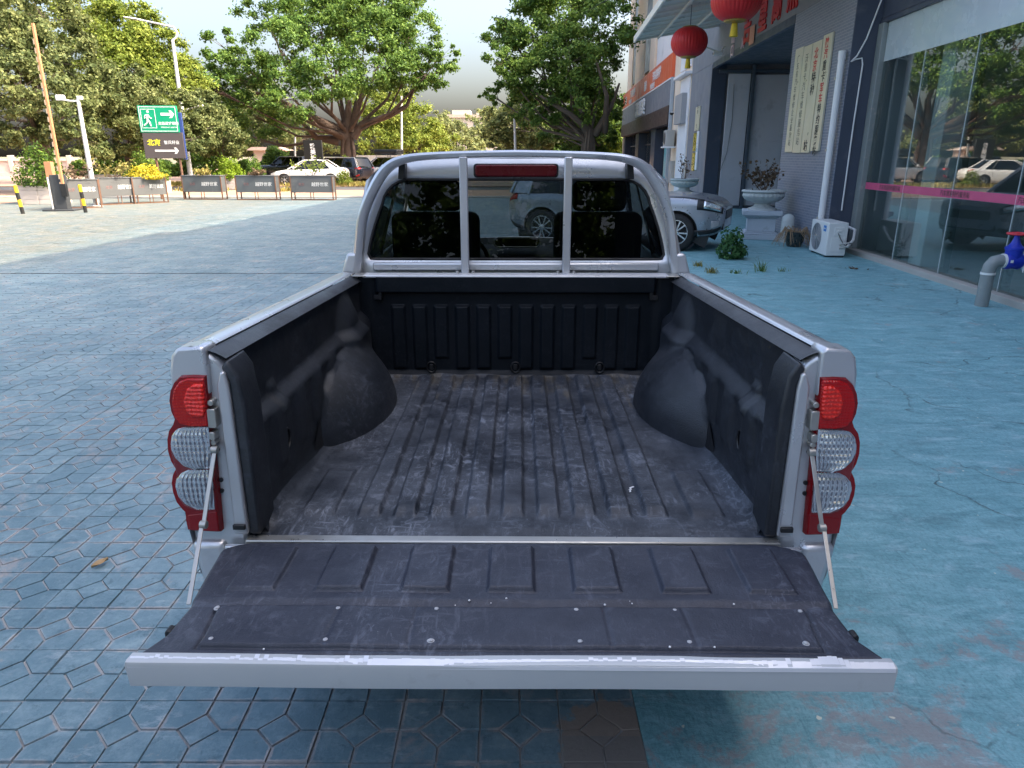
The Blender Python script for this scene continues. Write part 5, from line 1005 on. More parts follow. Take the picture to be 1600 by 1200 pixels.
# ---- neighbouring cream building
nb = thing('cream_building', 'cream neighbouring building with an orange shop sign and dark shopfront', 'building', B0, BA)
def npart(name, bx, m, bevel=.01, parent=None): return MB().box(*bx).build(name, m, parent or nb, bevel=bevel)
npart('wall', (-.46, 14, 28.62, 33.0, -.02, TOP_C), MT['cream']); npart('wall', (-.30, 14, 33.0, 56.0, 5.95, TOP_C), MT['cream'])
npart('shop_back', (1.4, 14, 33.0, 56.0, -.02, 5.95), MT['navy']); npart('end_wall', (-.46, 1.4, 55.6, 56.0, -.02, 5.95), MT['cream'])
npart('white_panel', (-.52, -.465, 28.9, 30.9, .1, 4.6), MT['whitewall']); npart('white_panel', (-.52, -.465, 28.9, 31.2, 4.9, 7.0), MT['whitewall']); npart('ledge', (-.75, -.465, 28.7, 31.4, 4.62, 4.72), MT['whitewall'])
npart('white_band', (-.36, -.305, 33.4, 40.0, 6.0, 12.0), MT['whitewall'])
for a, b in ((40.3, 42.3), (45.0, 49.6), (51.6, 53.6)): npart('pilaster', (-.44, -.305, a, b, 5.97, TOP_C - .1), MT['cream'])
npart('tall_poster', (-.40, -.31, 42.5, 44.8, 6.2, 13), MT['screen']); npart('tall_poster', (-.40, -.31, 49.8, 51.4, 6.2, 13), MT['screen'])
npart('downpipe', (-.62, -.48, 32.75, 32.93, .0, 4.9), MT['palepipe'])
sg = npart('orange_sign', (-.60, -.32, 33.0, 45.3, 4.92, 5.90), MT['orange']); sg2 = npart('orange_sign', (-.60, -.32, 45.45, 55.5, 4.92, 5.90), MT['orange'])
for sg_, yc_ in ((sg, 39.4), (sg2, 50.4)):
    lettering('装修', .55, MT['whitetext'], sg_, (-.612, yc_ + 2.8, 5.35), FX, FY, .02, .005); lettering('汽车美容养护', .50, MT['whitetext'], sg_, (-.612, yc_ - 1.6, 5.52), FX, FY, .02, .005); lettering('专业维修保养', .30, MT['whitetext'], sg_, (-.612, yc_ - .2, 5.10), FX, FY, .01, .005)
npart('sign_trim', (-.64, -.34, 33.0, 55.5, 4.83, 4.90), MT['white'])
fs_ = npart('fascia', (-.62, -.30, 33.0, 55.5, 3.80, 4.82), MT['grey']); lettering('润滑油专卖', .85, MT['whitetext'], fs_, (-.70, 43.5, 4.28), FX, FY, .03, .04); npart('brown_band', (-.66, -.28, 33.0, 55.5, 3.02, 3.79), MT['brown'])
for a, b in ((33.0, 33.5), (38.6, 40.2), (46.0, 47.6), (54.6, 55.5)): npart('shop_pier', (-.40, .1, a, b, 0, 3.02), MT['navy'])
for a, b in ((33.5, 38.6), (40.2, 46.0), (47.6, 54.6)):
    npart('shop_window', (.02, .04, a, b, .05, 3.0), MT['showglass'], 0); npart('window_frame', (-.02, .10, (a+b)/2-.06, (a+b)/2+.06, .05, 3.0), MT['pale']); npart('window_rail', (-.02, .10, a, b, 2.3, 2.38), MT['navy'])
npart('advert_panel', (-.30, -.24, 34.2, 35.8, .4, 2.2), MT['bluepanel'])
npart('meter_box', (-.60, -.465, 31.4, 32.2, .6, 1.5), MT['kerb']); npart('window_grille', (-.72, -.465, 29.2, 30.8, 2.9, 4.0), MT['corrugated'])
ac2 = thing('wall_air_conditioner', 'grey air conditioner on a shelf of the cream wall', 'air conditioner', fb(-.47, 31.8, 2.05), BA)
MB().box(-.42, -.08, -.45, .45, .03, .68).build('casing', MT['kerb'], ac2, bevel=.02)
MB().lathe([(.25,0),(.25,.012),(.22,.014),(.02,.014)], 24, frame((0,1,0),(0,0,1),(-1,0,0),(-.42,.08,.35))).build('fan_guard', MT['gunmetal'], ac2, smooth=40); MB().box(-.5, 0, -.5, .5, -.03, .028).build('shelf', MT['white'], ac2, bevel=.008)
cd = thing('wall_camera', 'tiny black security camera on the cream wall', 'camera', fb(-.47, 32.3, 3.45), BA); MB().lathe([(.09,0),(.085,-.05),(.05,-.09),(.005,-.1)], 16, Matrix.Translation((-.12,0,0))).build('dome', MT['black'], cd, smooth=50); MB().box(-.14, 0, -.03, .03, 0, .04).build('bracket', MT['white'], cd)
tag(MB().tube([fb(-3, 40, 9.2), fb(-5, 45, 9.0), fb(-.3, 50, 9.4)], .02, 5).build('overhead_cable', MT['black'], None), 'black cable crossing beside the cream building top', 'cable')
# ================================================================ far side of the yard: planters, barrier, signs, lamps
def planter(lab, xl, xr, yfoot, rz, m, dead=0, ln=1.62):
    a, b = gp(xl, yfoot), gp(xr, yfoot); c = (a + b) / 2; t = thing('planter_box', lab, 'planter', (c.x, c.y, 0), rz, 'sheet metal planters along the yard edge')
    h0, h1, d = .30, .92, .42
    MB().box(-ln/2, ln/2, -d/2, d/2, h0, h1).build('trough', m, t, bevel=.008)
    MB().box(-ln/2-.02, ln/2+.02, -d/2-.02, d/2+.02, h1, h1+.035).build('rim', MT['planterlight'], t, bevel=.006)
    for s in (-1, 1):
        for q in (-1, 1): MB().box(s*ln/2-.02, s*ln/2+.02, q*d/2-.02, q*d/2+.02, 0, h1-.002).build('leg', MT['rust'], t)
        MB().box(s*.06-.012, s*.06+.012, -d/2-.015, -d/2+.01, 0, h0+.02).build('leg', MT['rust'], t)
    MB().box(-ln/2, ln/2, -d/2-.01, d/2+.01, .0, .03).build('base_rail', MT['rust'], t)
    lettering('北京', .12, MT['faded_red'], t, (-ln*.24, -d/2-.004, .62)); lettering('越野世家', .17, MT['whitetext'], t, (ln*.20, -d/2-.004, .62), sx=min(1, ln/1.6))
    return t
PLN = [('weathered grey planter half hidden behind the dark barrier box', 112, 143, 325, R(47), 'planterlight', 1.15), ('planter turned sideways with a dark end, left of the yellow shrub', 163, 208, 319, R(47), 'planterlight', 1.25), ('planter under the golden yellow shrub, beside the green sign', 213, 256, 317, R(46), 'planterlight', 1.2),
       ('dark planter just right of the sign post', 293, 351, 311.5, R(-4), 'planter', 1.62), ('dark planter with brown stalks hanging over its rim', 377, 433, 312, R(-3), 'planter', 1.62), ('pale grey planter in front of the white sedan', 461, 521, 312.5, R(-2), 'planterlight', 1.68)]
for i, (lab, a, b, yf, rz, m_, ln) in enumerate(PLN):
    t = planter(lab, a, b, yf, rz, MT[m_], 0, ln); loc = t.location
    if i == 2: leafball('golden_shrub', 'golden yellow shrub filling the planter beside the green sign', 'shrub', (loc.x, loc.y, .86), (.72,.4,.42), 1500, .085, MT['leafgold'])
    else: dryplant(['dry weeds above the half hidden planter', 'dry bushy weeds in the sideways planter', '', 'sparse dry weeds in the dark planter by the sign post', 'drooping brown stalks in the dark planter', 'yellow and green weeds in front of the white sedan'][i], (loc.x, loc.y, .9), (.5,.6,0,.35,.3,.75)[i], (12,16,0,14,14,12)[i], MT[['leafdry','grassdry','','grassdry','leafdry','leafyellow'][i]], 'plants in the yard planters', .9, .10, 16)
# barrier: dark cabinet, raised boom, wooden post, bollards
b_ = gp(100, 329); bg = thing('barrier_gate', 'dark barrier cabinet with its striped wooden boom raised upright', 'barrier', (b_.x, b_.y, 0), R(8))
MB().box(-.19, .19, -.16, .16, .05, 1.12).build('cabinet', MT['gunmetal'], bg, bevel=.012); MB().box(-.5, .45, -.35, .35, 0, .055).build('plinth', MT['gunmetal'], bg, bevel=.01)
MB().box(-.27, -.23, -.16, .10, .06, 1.05).build('side_panel', MT['white'], bg, bevel=.004)
hgt = px(69, 38, b_.y).z
bm_ = MB(); bm_.tube([(.20,-.2,.55), (.20,-.2,hgt)], [(.075,.045)]*2, 4); bo = bm_.build('boom', MT['wood'], bg, bevel=.006)
for k in range(int((hgt - .95) / .245)): MB().box(.125 + .004, .165, -.252, -.244, .75 + k*.245, .75 + k*.245 + .15).build('stripe', MT['plank'], bo)
MB().box(.13, .30, -.26, -.15, .45, .85).build('boom_clamp', MT['black'], bg, bevel=.01)
b_ = gp(75, 329); o = thing('wooden_post', 'short orange brown wooden post left of the barrier', 'post', (b_.x, b_.y + .5, 0), R(6)); MB().box(-.11, .11, -.10, .10, -.02, 1.52).build('post', MT['wood'], o, bevel=.012); MB().box(-.114, -.10, -.06, .06, .1, 1.4).build('side_strip', MT['brown'], o)
def bollard(lab, x, y, lean):
    p = gp(x, y); t = thing('bollard', lab, 'bollard', (p.x, p.y, 0), 0, 'yellow and black bollards'); t.rotation_euler = (0, lean, 0)
    for k in range(4): MB().lathe([(.055,k*.21-.01*(k==0)),(.055,k*.21+.208),(.052,k*.21+.2095)] + ([(.03,.85),(.003,.86)] if k == 3 else []), 16).build('band', MT['yellow'] if k % 2 else MT['ink'], t, smooth=40)
bollard('leaning yellow and black bollard at the far left', 36, 334, R(-5)); bollard('yellow and black bollard right of the barrier cabinet', 134, 332, R(-3))
# short white camera pole
p = gp(151, 323); t = thing('camera_pole', 'slim white pole with a security camera behind the barrier', 'pole', (p.x, p.y, 0)); zt = px(118, 155, p.y).z
MB().tube([(0,0,-.02),(0,0,zt*.38),(0,0,zt)], [.085,.082,.055], 14).build('shaft', MT['galv'], t, smooth=50); MB().lathe([(.2,0),(.2,.03),(.09,.06)], 16).build('base_plate', MT['galv'], t); MB().tube([(0,0,zt-.06),(-.25,-.1,zt-.06),(-.38,-.15,zt-.02)], .03, 8).build('arm', MT['galv'], t)
MB().box(-.62, -.34, -.25, -.10, zt-.06, zt+.12).build('camera', MT['white'], t, bevel=.03); MB().box(-.02, .16, -.05, .05, zt-.02, zt+.10).build('sensor', MT['white'], t, bevel=.02)
# green and brown direction sign
p = gp(282, 311); D_ = p.y; sw = px(221, 200, D_).x; se = px(279, 200, D_).x
sn = thing('direction_sign', 'green exit sign over a dark sign with white arrow on two posts', 'sign', ((sw+se)/2, D_, 0), R(6))
za, zb_, zc = px(250, 165, D_).z, px(250, 207, D_).z, px(250, 247.5, D_).z; wd = (se - sw)
gpn = MB().box(-wd/2, wd/2, -.06, .06, zb_, za).build('green_panel', MT['green'], sn, bevel=.006); dpn = MB().box(-wd/2+.04, wd/2+.10, -.05, .065, zc, zb_-.003).build('dark_panel', MT['signbrown'], sn, bevel=.006)
MB().box(wd/2+.01, wd/2+.13, .02, .14, zc - .05, za-.25).build('side_panel', MT['signblue'], sn, bevel=.006)
YF = -.0625; GHt = za - zb_
def bars(m, x0, x1, z0, z1, w): m.box(x0, x1, YF-.003, YF, z0, z0+w); m.box(x0, x1, YF-.003, YF, z1-w, z1); m.box(x0, x0+w, YF-.003, YF, z0+w, z1-w); m.box(x1-w, x1, YF-.003, YF, z0+w, z1-w)
m = MB(); bars(m, -wd/2+.04, wd/2-.04, zb_+.04, za-.04, .022); bars(m, -wd/2+.10, -wd*.06, zb_+.16, za-.13, .02); m.build('border', MT['whitetext'], gpn)
mc = Vector((-wd*.27, 0, zb_ + GHt*.50)); m = MB()
def limb(pts, r): m.tube([(mc.x + a*GHt, YF-.004, mc.z + b*GHt) for a, b in pts], [(r*GHt, .003)]*len(pts) if False else r*GHt*.8, 6)
limb([(.02,.17),(-.01,.0)], .05); limb([(-.01,.0),(.06,-.12),(.09,-.27)], .036); limb([(-.01,.0),(-.03,-.14),(-.16,-.24)], .036); limb([(.03,.15),(.10,.04),(.16,.02)], .028); limb([(.01,.16),(-.09,.13),(-.11,.02)], .028)
m.lathe([(.002,-.055*GHt),(.04*GHt,-.04*GHt),(.055*GHt,0),(.04*GHt,.04*GHt),(.002,.055*GHt)], 14, Matrix.Translation((mc.x+.03*GHt, YF+.01, mc.z+.27*GHt)) @ Matrix.Scale(.35, 4, (0,1,0))); m.build('running_figure', MT['whitetext'], gpn)
def arrow(x0, x1, z, w, hd, par, yf):
    MB().prism([(x0,z-w),(x1-hd*1.0,z-w),(x1-hd*1.5,z-hd),(x1-hd*.75,z-hd),(x1,z),(x1-hd*.75,z+hd),(x1-hd*1.5,z+hd),(x1-hd*1.0,z+w),(x0,z+w)], yf-.004, yf).build('arrow', MT['whitetext'], par)
arrow(wd*.08, wd*.43, zb_+GHt*.68, .05, .14, gpn, YF)
lettering('应急避难场所', .13, MT['whitetext'], gpn, (wd*.25, YF, zb_+GHt*.34), bold=.02); lettering('EMERGENCY SHELTER', .062, MT['whitetext'], gpn, (wd*.25, YF, zb_+GHt*.19), bold=.01)
lettering('北京', .26, MT['yellowtext'], dpn, (-wd*.20, -.053, zc + (zb_-zc)*.62), bold=.035); lettering('智兵轩业', .15, MT['whitetext'], dpn, (wd*.26, -.053, zc + (zb_-zc)*.62), bold=.01); arrow(-wd*.20, wd*.42, zc+(zb_-zc)*.30, .035, .12, dpn, -.052)
for xx in (-wd*.22, wd*.40): MB().cyl((xx,.03,-.02), (xx,.03,zb_), .05, n=12).build('post', MT['rust'], sn, smooth=50)
# tall street lamp
p = px(299, 284, 40.5); t = thing('street_lamp', 'tall white street lamp with a curved arm behind the green sign', 'street lamp', (p.x, 40.5, 0)); z1 = px(280, 62, 40.5).z; z2 = px(280, 42, 40.5).z
MB().tube([(0,0,-.02),(0,0,3.2),(0,0,z1)], [.13,.12,.075], 14).build('column', MT['galv'], t, smooth=50); MB().lathe([(.22,0),(.22,.05),(.14,.12)], 16).build('base_plate', MT['galv'], t)
MB().tube([(0,0,z1-.3),(.02,0,z1),(.20,0,z1+.10),(.30,0,z1+.32),(.15,0,z2-.02),(-.4,0,z2+.10),(-1.5,0,z2+.32),(-2.1,0,z2+.40)], [.06,.06,.055,.055,.05,.05,.045,.04], 10).build('arm', MT['galv'], t, smooth=60)
MB().tube([(-1.5,0,z2+.32),(-1.8,0,z2+.37),(-2.35,0,z2+.46)], [(.11,.05),(.14,.06),(.06,.03)], 8).build('lamp_head', MT['galv'], t, smooth=60)
MB().tube([(.0,0,3.95),(.4,0,4.1),(.9,0,4.2)], .03, 6).build('bracket_arm', MT['galv'], t); MB().tube([(.8,0,4.2),(1.15,0,4.26)], [(.10,.04)]*2, 8).build('small_lamp_head', MT['galv'], t)
def thinpole(lab, x, yb, yt, D, r=.05, lean=0):
    a, b = px(x, yb, D), px(x + lean, yt, D); o = MB().tube([(a.x, D, -.02), (a.x, D, 1.0), (b.x, D, b.z)], [r*1.3, r*1.2, r], 10).lathe([(r*3,0),(r*3,.04),(r*1.4,.08)], 12, Matrix.Translation((a.x, D, 0))).build('slim_pole', MT['galv'], None, smooth=50); tag(o, lab, 'pole')
thinpole('slim grey pole rising behind the pickup hoop', 627, 240, 150, 60, .08); thinpole('white leaning pole stub left of the dark tree', 806, 236, 185, 48, .08, -2)
thinpole('thin white pole beside the black upright sign', 461, 258, 214, 62, .07)
# stone planters with shrubs
def stone_bed(lab, x0, x1, yf, D, h, shrub, m_, hs, leaf=.10, n=2600):
    a, b = px(x0, yf, D), px(x1, yf, D); c_ = (a + b)/2; w_ = abs(b.x - a.x); t = thing('stone_planter', lab, 'planter', (c_.x, D, 0), R(3), 'stone planters behind the yard')
    for k in range(4):
        for s in (-1, 1): MB().box(s*w_/4-w_/4+.006, s*w_/4+w_/4-.006, -.5, .5, k*h/4+.004-.004*(k==0), (k+1)*h/4).build('stone_course', MT['balustrade'], t, bevel=.012)
    if shrub: leafball('shrub', shrub, 'shrub', (c_.x, D, h*.8), (w_*.62, .75, hs), n, leaf, m_, 'shrubs in the stone planters')
stone_bed('stone planter with a dark rounded shrub behind the wooden post', 44, 100, 308, 27.5, .65, 'dark rounded shrub behind the wooden post', MT['leafhedge'], 1.25, .10, 3800)
stone_bed('stone planter half hidden behind the golden shrub', 208, 262, 300, 34.5, .6, 'dark green shrub behind the golden shrub', MT['leafhedge'], 1.15, .11, 3000)
stone_bed('stone planter with a lime green shrub near the sedan', 344, 378, 293, 40, .55, 'lime green clipped shrub right of the street lamp', MT['leafbright'], .95, .11, 2400)
stone_bed('stone planter with a dark flowering shrub left of the sedan', 390, 412, 292, 41, .55, 'dark shrub left of the white sedan', MT['leafhedge'], .95, .11, 1600)
p = px(108, 268, 38); o = tag(MB().box(-1.1, 1.1, -.3, .3, .38, .48).box(-.9, -.7, -.25, .25, 0, .379).box(.7, .9, -.25, .25, 0, .379).build('stone_bench', MT['kerb'], None, bevel=.015, loc=(p.x, 38, .0)), 'pale stone bench under the trees behind the white pole', 'bench')
p = px(172, 262, 37.5); o = tag(MB().box(-1.2, 1.2, -.3, .3, .55, .80).box(-1.0, 1.0, -.2, .2, 0, .549).build('concrete_bench', MT['kerb'], None, bevel=.02, loc=(p.x, 37.5, .0)), 'grey concrete bench right of the white pole', 'bench')
# black upright sign
D_ = 49.5; a, b = px(473.5, 219, D_), px(506, 257, D_); t = thing('black_sign', 'black upright sign with white vertical characters behind the sedan', 'sign', ((a.x+b.x)/2, D_, 0), R(-4)); w_ = b.x - a.x
MB().box(-w_/2, w_/2, -.09, .09, .35, a.z).build('panel', MT['ink'], t, bevel=.01)
for s in (-1, 1): MB().box(s*w_*.4-.05, s*w_*.4+.05, -.05, .05, 0, .36).build('leg', MT['gunmetal'], t)
lettering('歌\n美\n娱\n乐', .36, MT['whitetext'], t, (0, -.094, (a.z + .35)/2 + .25), bold=.03)
# kiosk, hoarding, balustrade, far building
D_ = 72; p = px(424, 250, D_); t = thing('kiosk', 'small kiosk with a blue door and flat roof far behind the cars', 'kiosk', (p.x, D_, 0)); MB().box(-1.3, 1.3, -1, 1, 0, 2.2).build('wall', MT['farwall'], t); MB().prism([(-1.9,2.2),(1.9,2.2),(1.3,2.5),(-1.3,2.5)], -1.4, 1.4).build('roof', MT['farroof'], t); MB().box(-.1, .95, -1.03, -.99, .3, 2.1).build('door', MT['kioskblue'], t)
hd = thing('hoarding', 'grey corrugated hoarding behind the parked cars', 'fence', (0, 66, 0)); xa, xb = px(545, 245, 66).x, px(720, 245, 66).x
k = int((xb - xa)/.9)
for i in range(k): MB().box(xa + i*.9 + .01, xa + i*.9 + .89, -.03 - .02*(i % 2), .03, 0, 1.75).build('panel', MT['corrugated'], hd)
bal = thing('balustrade', 'pale stone riverside balustrade at the far left', 'fence', (0, 66, 0)); xa = px(-120, 250, 66).x; xb = px(125, 250, 66).x
MB().box(xa, xb, -.15, .15, 0, .30).build('plinth', MT['balustrade'], bal, bevel=.02); MB().box(xa, xb, -.18, .18, 1.25, 1.45).build('top_rail', MT['balustrade'], bal, bevel=.03)
for xx in np.arange(xa, xb, 2.6):
    MB().box(xx-.2, xx+.2, -.2, .2, .30, 1.75).build('post', MT['balustrade'], bal, bevel=.03)
    MB().box(xx+.25, xx+2.35, -.06, .06, .301, 1.249).build('panel', MT['balustrade'], bal, bevel=.02)
struct(sheet('embankment', [(-160,64.2),(60,64.2),(60,110),(-160,110)], .02, MT['sidewalk']), 'pale paving beyond the cars')
def block(lab, x0, x1, yt, D, m_, steps):
    a, b = px(x0, yt, D), px(x1, yt, D); w_ = b.x - a.x; t = thing('far_building', lab, 'building', ((a.x+b.x)/2, D, 0)); zt = a.z
    MB().box(-w_/2, w_/2, 0, 14, -.1, zt).build('wall', m_, t); MB().box(-w_/2-.5, w_/2+.5, -.5, 14.5, zt, zt+.8).build('roof', MT['farroof'], t)
    for i, (f0, f1, h_) in enumerate(steps): MB().box(-w_/2+w_*f0, -w_/2+w_*f1, 1, 10, zt+.8, zt+.8+h_).build('roof_house', m_, t)
    nz = max(2, int(zt/3.3)); nx = max(3, int(w_/3.4))
    for i in range(nx):
        for j in range(nz): MB().box(-w_/2+(i+.25)*w_/nx, -w_/2+(i+.75)*w_/nx, -.06, .01, j*zt/nz+1.0, j*zt/nz+2.6).build('window', MT['farwin'], t)
block('far pinkish apartment block between the two big trees', 694, 775, 184, 205, MT['farwall'], [(.15,.5,1.2),(.62,.9,.9)])
hc = []; xa, xb = px(120, 250, 64).x, px(455, 250, 64).x
nh = 16000; hx = rng.uniform(xa, xb, nh); hz = rng.uniform(0, 1, nh) ** .8 * (1.7 + .7*np.sin(hx*.9) + .4*np.sin(hx*2.7)); hy = 63.2 + rng.uniform(-.6, .6, nh)
struct(leaf_cloud('hedge_foliage', np.stack([hx, hy, hz], 1), np.tile(np.array([0, -1, .3]), (nh, 1)), .26, MT['leafhedge']), 'rough dark hedge closing the view under the far trees', 'stuff')
# ================================================================ trees
def tree(name, lab, base, lobes, n, leaf, lm, tr, fork, group=None, bark='bark', roots=0, extra=(), seed=1, clump=.30, dens=1.0):
    rnd = np.random.default_rng(seed); t = thing(name, lab, 'tree', base, 0, group)
    B = Vector(base); tk = MB(); F0 = Vector((0, 0, fork))
    tk.tube([(0,0,-.1),(0,0,fork*.25),(rnd.normal(0,.1),rnd.normal(0,.1),fork*.7),F0], [tr*1.5, tr*1.1, tr*.95, tr*.85], 12)
    for _ in range(roots):
        a = rnd.uniform(0, 6.28); tk.tube([(math.cos(a)*tr*1.9, math.sin(a)*tr*1.9, -.1), (math.cos(a)*tr*1.2, math.sin(a)*tr*1.2, fork*.4), (math.cos(a+.4)*tr*.7, math.sin(a+.4)*tr*.7, fork*1.05)], [tr*.32, tr*.25, tr*.2], 7)
    pts, out = [], []; vol = [l[1]*l[3] + l[2]*l[3] + l[1]*l[2] for l in lobes]; tot = sum(vol)
    for (c, rx, ry, rz), v in zip(lobes, vol):
        c = Vector(c) - B; start = Vector((0, 0, fork * rnd.uniform(.75, 1.0))); mid = start.lerp(c, .5) + Vector((rnd.normal(0,.06), rnd.normal(0,.06), -.10)) * (c - start).length
        r0 = tr * rnd.uniform(.22, .38)
        tk.tube([start, start.lerp(mid, .5), mid, mid.lerp(c, .55), c], [r0, r0*.85, r0*.62, r0*.42, r0*.2], 8)
        nl = int(n * v / tot); nc = max(10, int(42 * dens * (v / tot) * len(lobes) ** .9)); R_ = np.array([rx, ry, rz])
        d = rnd.normal(0, 1, (nc, 3)); d /= np.linalg.norm(d, axis=1)[:, None]; rad = rnd.uniform(.40, 1.02, nc) ** .55
        cc_ = d * rad[:, None] * R_ + rnd.normal(0, .05, (nc, 3)) * R_; cr_ = clump * rnd.uniform(.6, 1.25, nc) * min(rx, rz)
        for k in range(min(nc, 9)):
            e = Vector(cc_[k]) * .85 + c; tk.tube([mid.lerp(c, .5), mid.lerp(c, .9) + Vector(rnd.normal(0, .1, 3))*rx*.3, e], [r0*.22, r0*.15, r0*.06], 5)
        w_ = cr_ ** 2; idx = rnd.choice(nc, nl, p=w_/w_.sum()); dd = rnd.normal(0, 1, (nl, 3)); dd /= np.linalg.norm(dd, axis=1)[:, None]; rr = np.minimum(np.abs(rnd.normal(0, .50, nl)) + .10, 1.7)
        p = cc_[idx] + dd * (rr * cr_[idx])[:, None] * np.array([1.1, 1.1, .72]) ; pts.append(p + np.array(c)); out.append(dd*.7 + d[idx]*.5)
    for path, r0 in extra: tk.tube([Vector(q) - B for q in path], [r0*(1-.75*i/(len(path)-1)) for i in range(len(path))], 8)
    tk.build('trunk', MT[bark], t, smooth=60)
    cr = leaf_cloud('crown', np.concatenate(pts), np.concatenate(out), leaf, MT[lm], t, up=.45); cr['kind'] = 'stuff'
    return t
def lob(D, *L):                       # lobes measured as (x, y, radius in pixels, distance offset[, flatness])
    r = []
    for l in L:
        x, y, q, dd = l[:4]; fl = l[4] if len(l) > 4 else .85; s = scl(D + dd) * q; r.append((px(x, y, D + dd), s, s, s * fl))
    return r
G = 'trees across the road'
# banyan in the middle
D = 56; b = px(545, 255, D)
tree('banyan_tree', 'large spreading banyan with thick limbs above the black sign', (b.x, D, 0),
     lob(D, (345,70,30,-3,.75), (335,140,46,-4,.9), (385,120,48,-3), (395,180,52,-1,.7), (435,75,52,-3), (455,150,50,-5,.8), (500,45,60,0), (520,120,54,-4), (505,-15,56,2), (575,30,62,0), (590,100,55,-2), (640,55,52,1), (635,118,40,0,.75), (672,112,36,-1,.8), (600,-25,60,3), (690,85,24,0), (415,20,38,3), (350,200,40,2,.75)),
     125000, .21, 'leafdark', .42, px(545, 196, D).z, G, 'barkred', 10,
     [([px(552,215,D), px(565,195,D), px(610,180,D), px(636,165,D), px(648,135,D)], .34), ([px(540,215,D), px(500,190,D-1), px(440,160,D-2), px(400,145,D-3)], .40), ([px(530,220,D), px(495,215,D), px(470,190,D-2)], .38), ([px(548,205,D), px(560,165,D), px(575,120,D)], .36), ([px(542,205,D), px(545,160,D), px(530,110,D)], .36)], 11, .34)
# right banyan behind the cab
D = 44; b = px(918, 262, D)
tree('banyan_tree', 'dark banyan with pale bare limbs beside the cream building', (b.x, D, 0),
     lob(D, (775,95,26,-1,.9), (795,60,34,1), (800,120,36,0), (830,45,52,2), (845,110,46,0), (850,165,40,0,.8), (880,20,60,2), (890,90,56,-1), (905,150,48,-1,.8), (935,50,58,0), (938,118,42,2), (940,-20,50,4), (860,-35,60,4), (935,175,36,3,.9), (815,165,34,2,.8), (880,215,40,5,.8), (940,225,34,4,.8), (830,-5,40,2), (770,150,20,1,.8)),
     100000, .175, 'leafdark', .36, px(918, 205, D).z, G, 'bark', 5,
     [([px(924,205,D), px(890,178,D-1), px(860,160,D-1), px(830,140,D-1)], .20), ([px(930,210,D), px(955,165,D-1), px(968,130,D-1)], .22), ([px(915,200,D), px(905,160,D-1), px(890,120,D-1)], .22), ([px(945,205,D), px(948,150,D-2), px(930,90,D-2)], .20)], 21, .34)
# left group
D = 35; b = px(72, 275, D)
tree('broadleaf_tree', 'dark olive tree at the far left behind the barrier boom', (b.x, D, 0),
     lob(D, (-60,60,80,1), (-50,160,70,0,.8), (-20,-10,80,2), (15,60,66,-1), (30,130,62,-2), (20,200,50,-1,.7), (70,20,60,2), (95,90,64,0), (90,165,60,-2), (130,215,46,-2,.7), (60,225,40,-1,.6), (150,140,50,1)),
     100000, .165, 'leafolive', .34, px(72, 185, D).z, G, 'bark', 0, [([px(72,240,D), px(62,180,D), px(50,110,D), px(45,40,D)], .22)], 31, .30)
D = 47; b = px(215, 268, D)
tree('broadleaf_tree', 'bright yellow green tree rising behind the street lamp', (b.x, D, 0),
     lob(D, (140,40,52,0), (165,90,56,-1), (195,45,50,1), (215,110,58,-1), (150,140,46,0), (240,75,44,1), (265,130,44,0), (235,165,50,-2), (290,120,34,1), (180,170,46,-2), (300,160,34,0), (120,0,40,3)),
     90000, .19, 'leafyellow', .36, px(215, 200, D).z, G, 'bark', 0, (), 41, .32)
D = 38.5; b = px(210, 285, D)
tree('broadleaf_tree', 'olive small leaved tree behind the green sign', (b.x, D, 0),
     lob(D, (185,160,44,0), (220,140,40,1), (180,215,42,-1,.75), (230,190,46,-1), (270,175,38,1), (260,225,40,0,.7), (150,235,34,0,.6), (300,215,32,1,.75), (325,200,26,2)),
     62000, .155, 'leafolive', .22, px(210, 225, D).z, G, 'bark', 0, (), 51, .32)
D = 44; b = px(355, 285, D)
tree('broadleaf_tree', 'slim tree with loose olive leaves right of the street lamp', (b.x, D, 0), lob(D, (330,185,28,0), (350,215,32,-1,.8), (325,225,24,0,.8), (365,235,18,0,.7), (318,160,24,1)), 12000, .19, 'leafolive', .12, px(355, 245, D).z, G, 'bark', 0, (), 61, .36)
# second row: darker trees that close the gaps
D = 74; b = px(440, 250, D); tree('broadleaf_tree', 'shaded tree filling the gap under the banyan limbs', (b.x, D, 0), lob(D, (380,210,40,0,.7), (430,195,44,0,.8), (480,215,36,0,.7), (400,160,40,4), (350,170,36,2), (520,225,26,2,.6)), 34000, .27, 'leafolive', .35, 3.2, G, 'bark', 0, (), 71, .36)
D = 86; b = px(620, 250, D); tree('broadleaf_tree', 'sunlit yellow green tree behind the banyan trunk', (b.x, D, 0), lob(D, (610,175,42,0), (650,200,42,0,.8), (590,215,40,-2,.75), (640,228,36,-3,.6), (680,222,32,0,.7), (575,160,30,2)), 44000, .27, 'leafyellow', .4, 3.0, G, 'bark', 0, (), 81, .34)
D = 120; b = px(735, 250, D); tree('broadleaf_tree', 'pale far tree below the apartment block', (b.x, D, 0), lob(D, (705,215,32,0,.8), (740,205,32,0,.8), (770,215,32,0,.8), (690,195,24,8), (755,190,22,8), (725,232,34,-6,.6), (790,200,26,0)), 22000, .42, 'leafpale', .5, 4.5, G, 'bark', 0, (), 91, .34)
D = 58; b = px(835, 250, D); tree('broadleaf_tree', 'slender tree with a pale trunk left of the dark banyan', (b.x, D, 0), lob(D, (800,200,36,2,.8), (825,170,34,0), (845,215,30,0,.7), (790,228,26,2,.6), (780,180,24,4)), 18000, .26, 'leafolive', .30, px(835, 190, D).z, G, 'bark', 0, (), 101, .34)
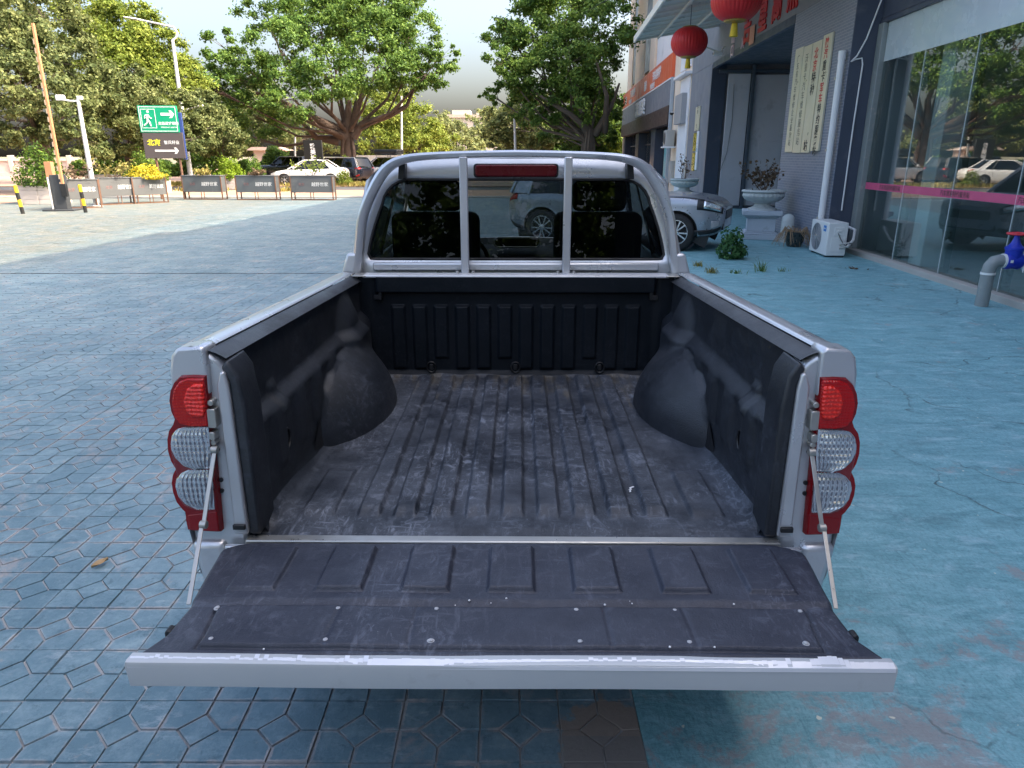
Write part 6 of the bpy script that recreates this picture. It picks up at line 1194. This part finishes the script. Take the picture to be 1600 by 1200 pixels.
D = 62; b = px(935, 255, D); tree('broadleaf_tree', 'deep shaded tree behind the dark banyan limbs', (b.x, D, 0), lob(D, (880,215,48,0,.8), (940,205,52,0,.9), (960,190,40,2), (910,165,44,3), (965,230,30,0,.7), (850,232,30,-2,.6)), 26000, .34, 'leafhedge', .4, 4.0, G, 'bark', 0, (), 111, .34)
# trees further left, outside the frame but mirrored in the showroom glass
D = 33; tree('broadleaf_tree', 'broad tree just outside the frame, mirrored in the showroom glass', (-36, D, 0), [(Vector((-36+a, D+b_, c)), r, r, r*.8) for a, b_, c, r in ((-3,0,6,3.2),(3,1,6.5,3),(0,-2,8.5,3.2),(4,-1,9,2.6),(-3,1,9.5,2.8),(0,0,4.8,2.4))], 16000, .34, 'leafdark', .4, 3.5, G, 'bark', 0, (), 121, .34)
# small leafy bush at the banyan foot
p = px(532, 248, 52.5); leafball('leafy_bush', 'fresh green bush at the foot of the big banyan', 'bush', (p.x, 52.5, .02), (1.3,1.0,1.25), 2600, .22, MT['leafbright'])
p = px(562, 275, 45.8); leafball('verge_bush', 'small yellow green bush behind the sedan boot', 'bush', (px(537, 280, 43.6).x, 43.6, .02), (.45,.4,.7), 900, .12, MT['leafyellow'])
# trees behind the camera: they stand in the reflections of the rear window, the lamps and the paint
for x_, y_, h_, sd_, lb in ((-10, -27, 10.5, 131, 'tree behind the photographer, left of the yard entrance'), (0, -29, 11, 141, 'tree straight behind the photographer'), (10, -28, 10, 151, 'tree behind the photographer near the showroom end')):
    tree('broadleaf_tree', lb, (x_, y_, 0), [(Vector((x_+a, y_+b_, h_*c)), r, r, r*.85) for a, b_, c, r in ((-3.5,0,.5,3.2),(3.5,.5,.55,3.2),(0,-1,.85,3.4),(3,-1,.9,2.8),(-3,1,.9,2.8),(0,.5,.5,3.2),(5,0,.3,2.4),(-5,0,.3,2.4),(0,1,.28,2.6))], 20000, .50, 'leafdark', .3, 2.8, 'trees behind the photographer', 'bark', 0, (), sd_, .36)
nf_ = 26000; tt = rng.uniform(0, 1, nf_); fx_ = -100 + 22*tt + rng.normal(0, 1.5, nf_); fy_ = 112 - 135*tt + rng.normal(0, 1.5, nf_); fz_ = rng.uniform(0, 1, nf_) ** .75 * (13 + 3*np.sin(tt*31) + 2*np.sin(tt*77+1))
struct(leaf_cloud('horizon_cover', np.stack([fx_, fy_, fz_], 1), np.tile(np.array([.9, -.3, .4]), (nf_, 1)), 1.3, MT['leafpale']), 'added band of leaves out of view on the left, covering the dark horizon', 'stuff')  # leaf band added outside the view to hide the dark low sky
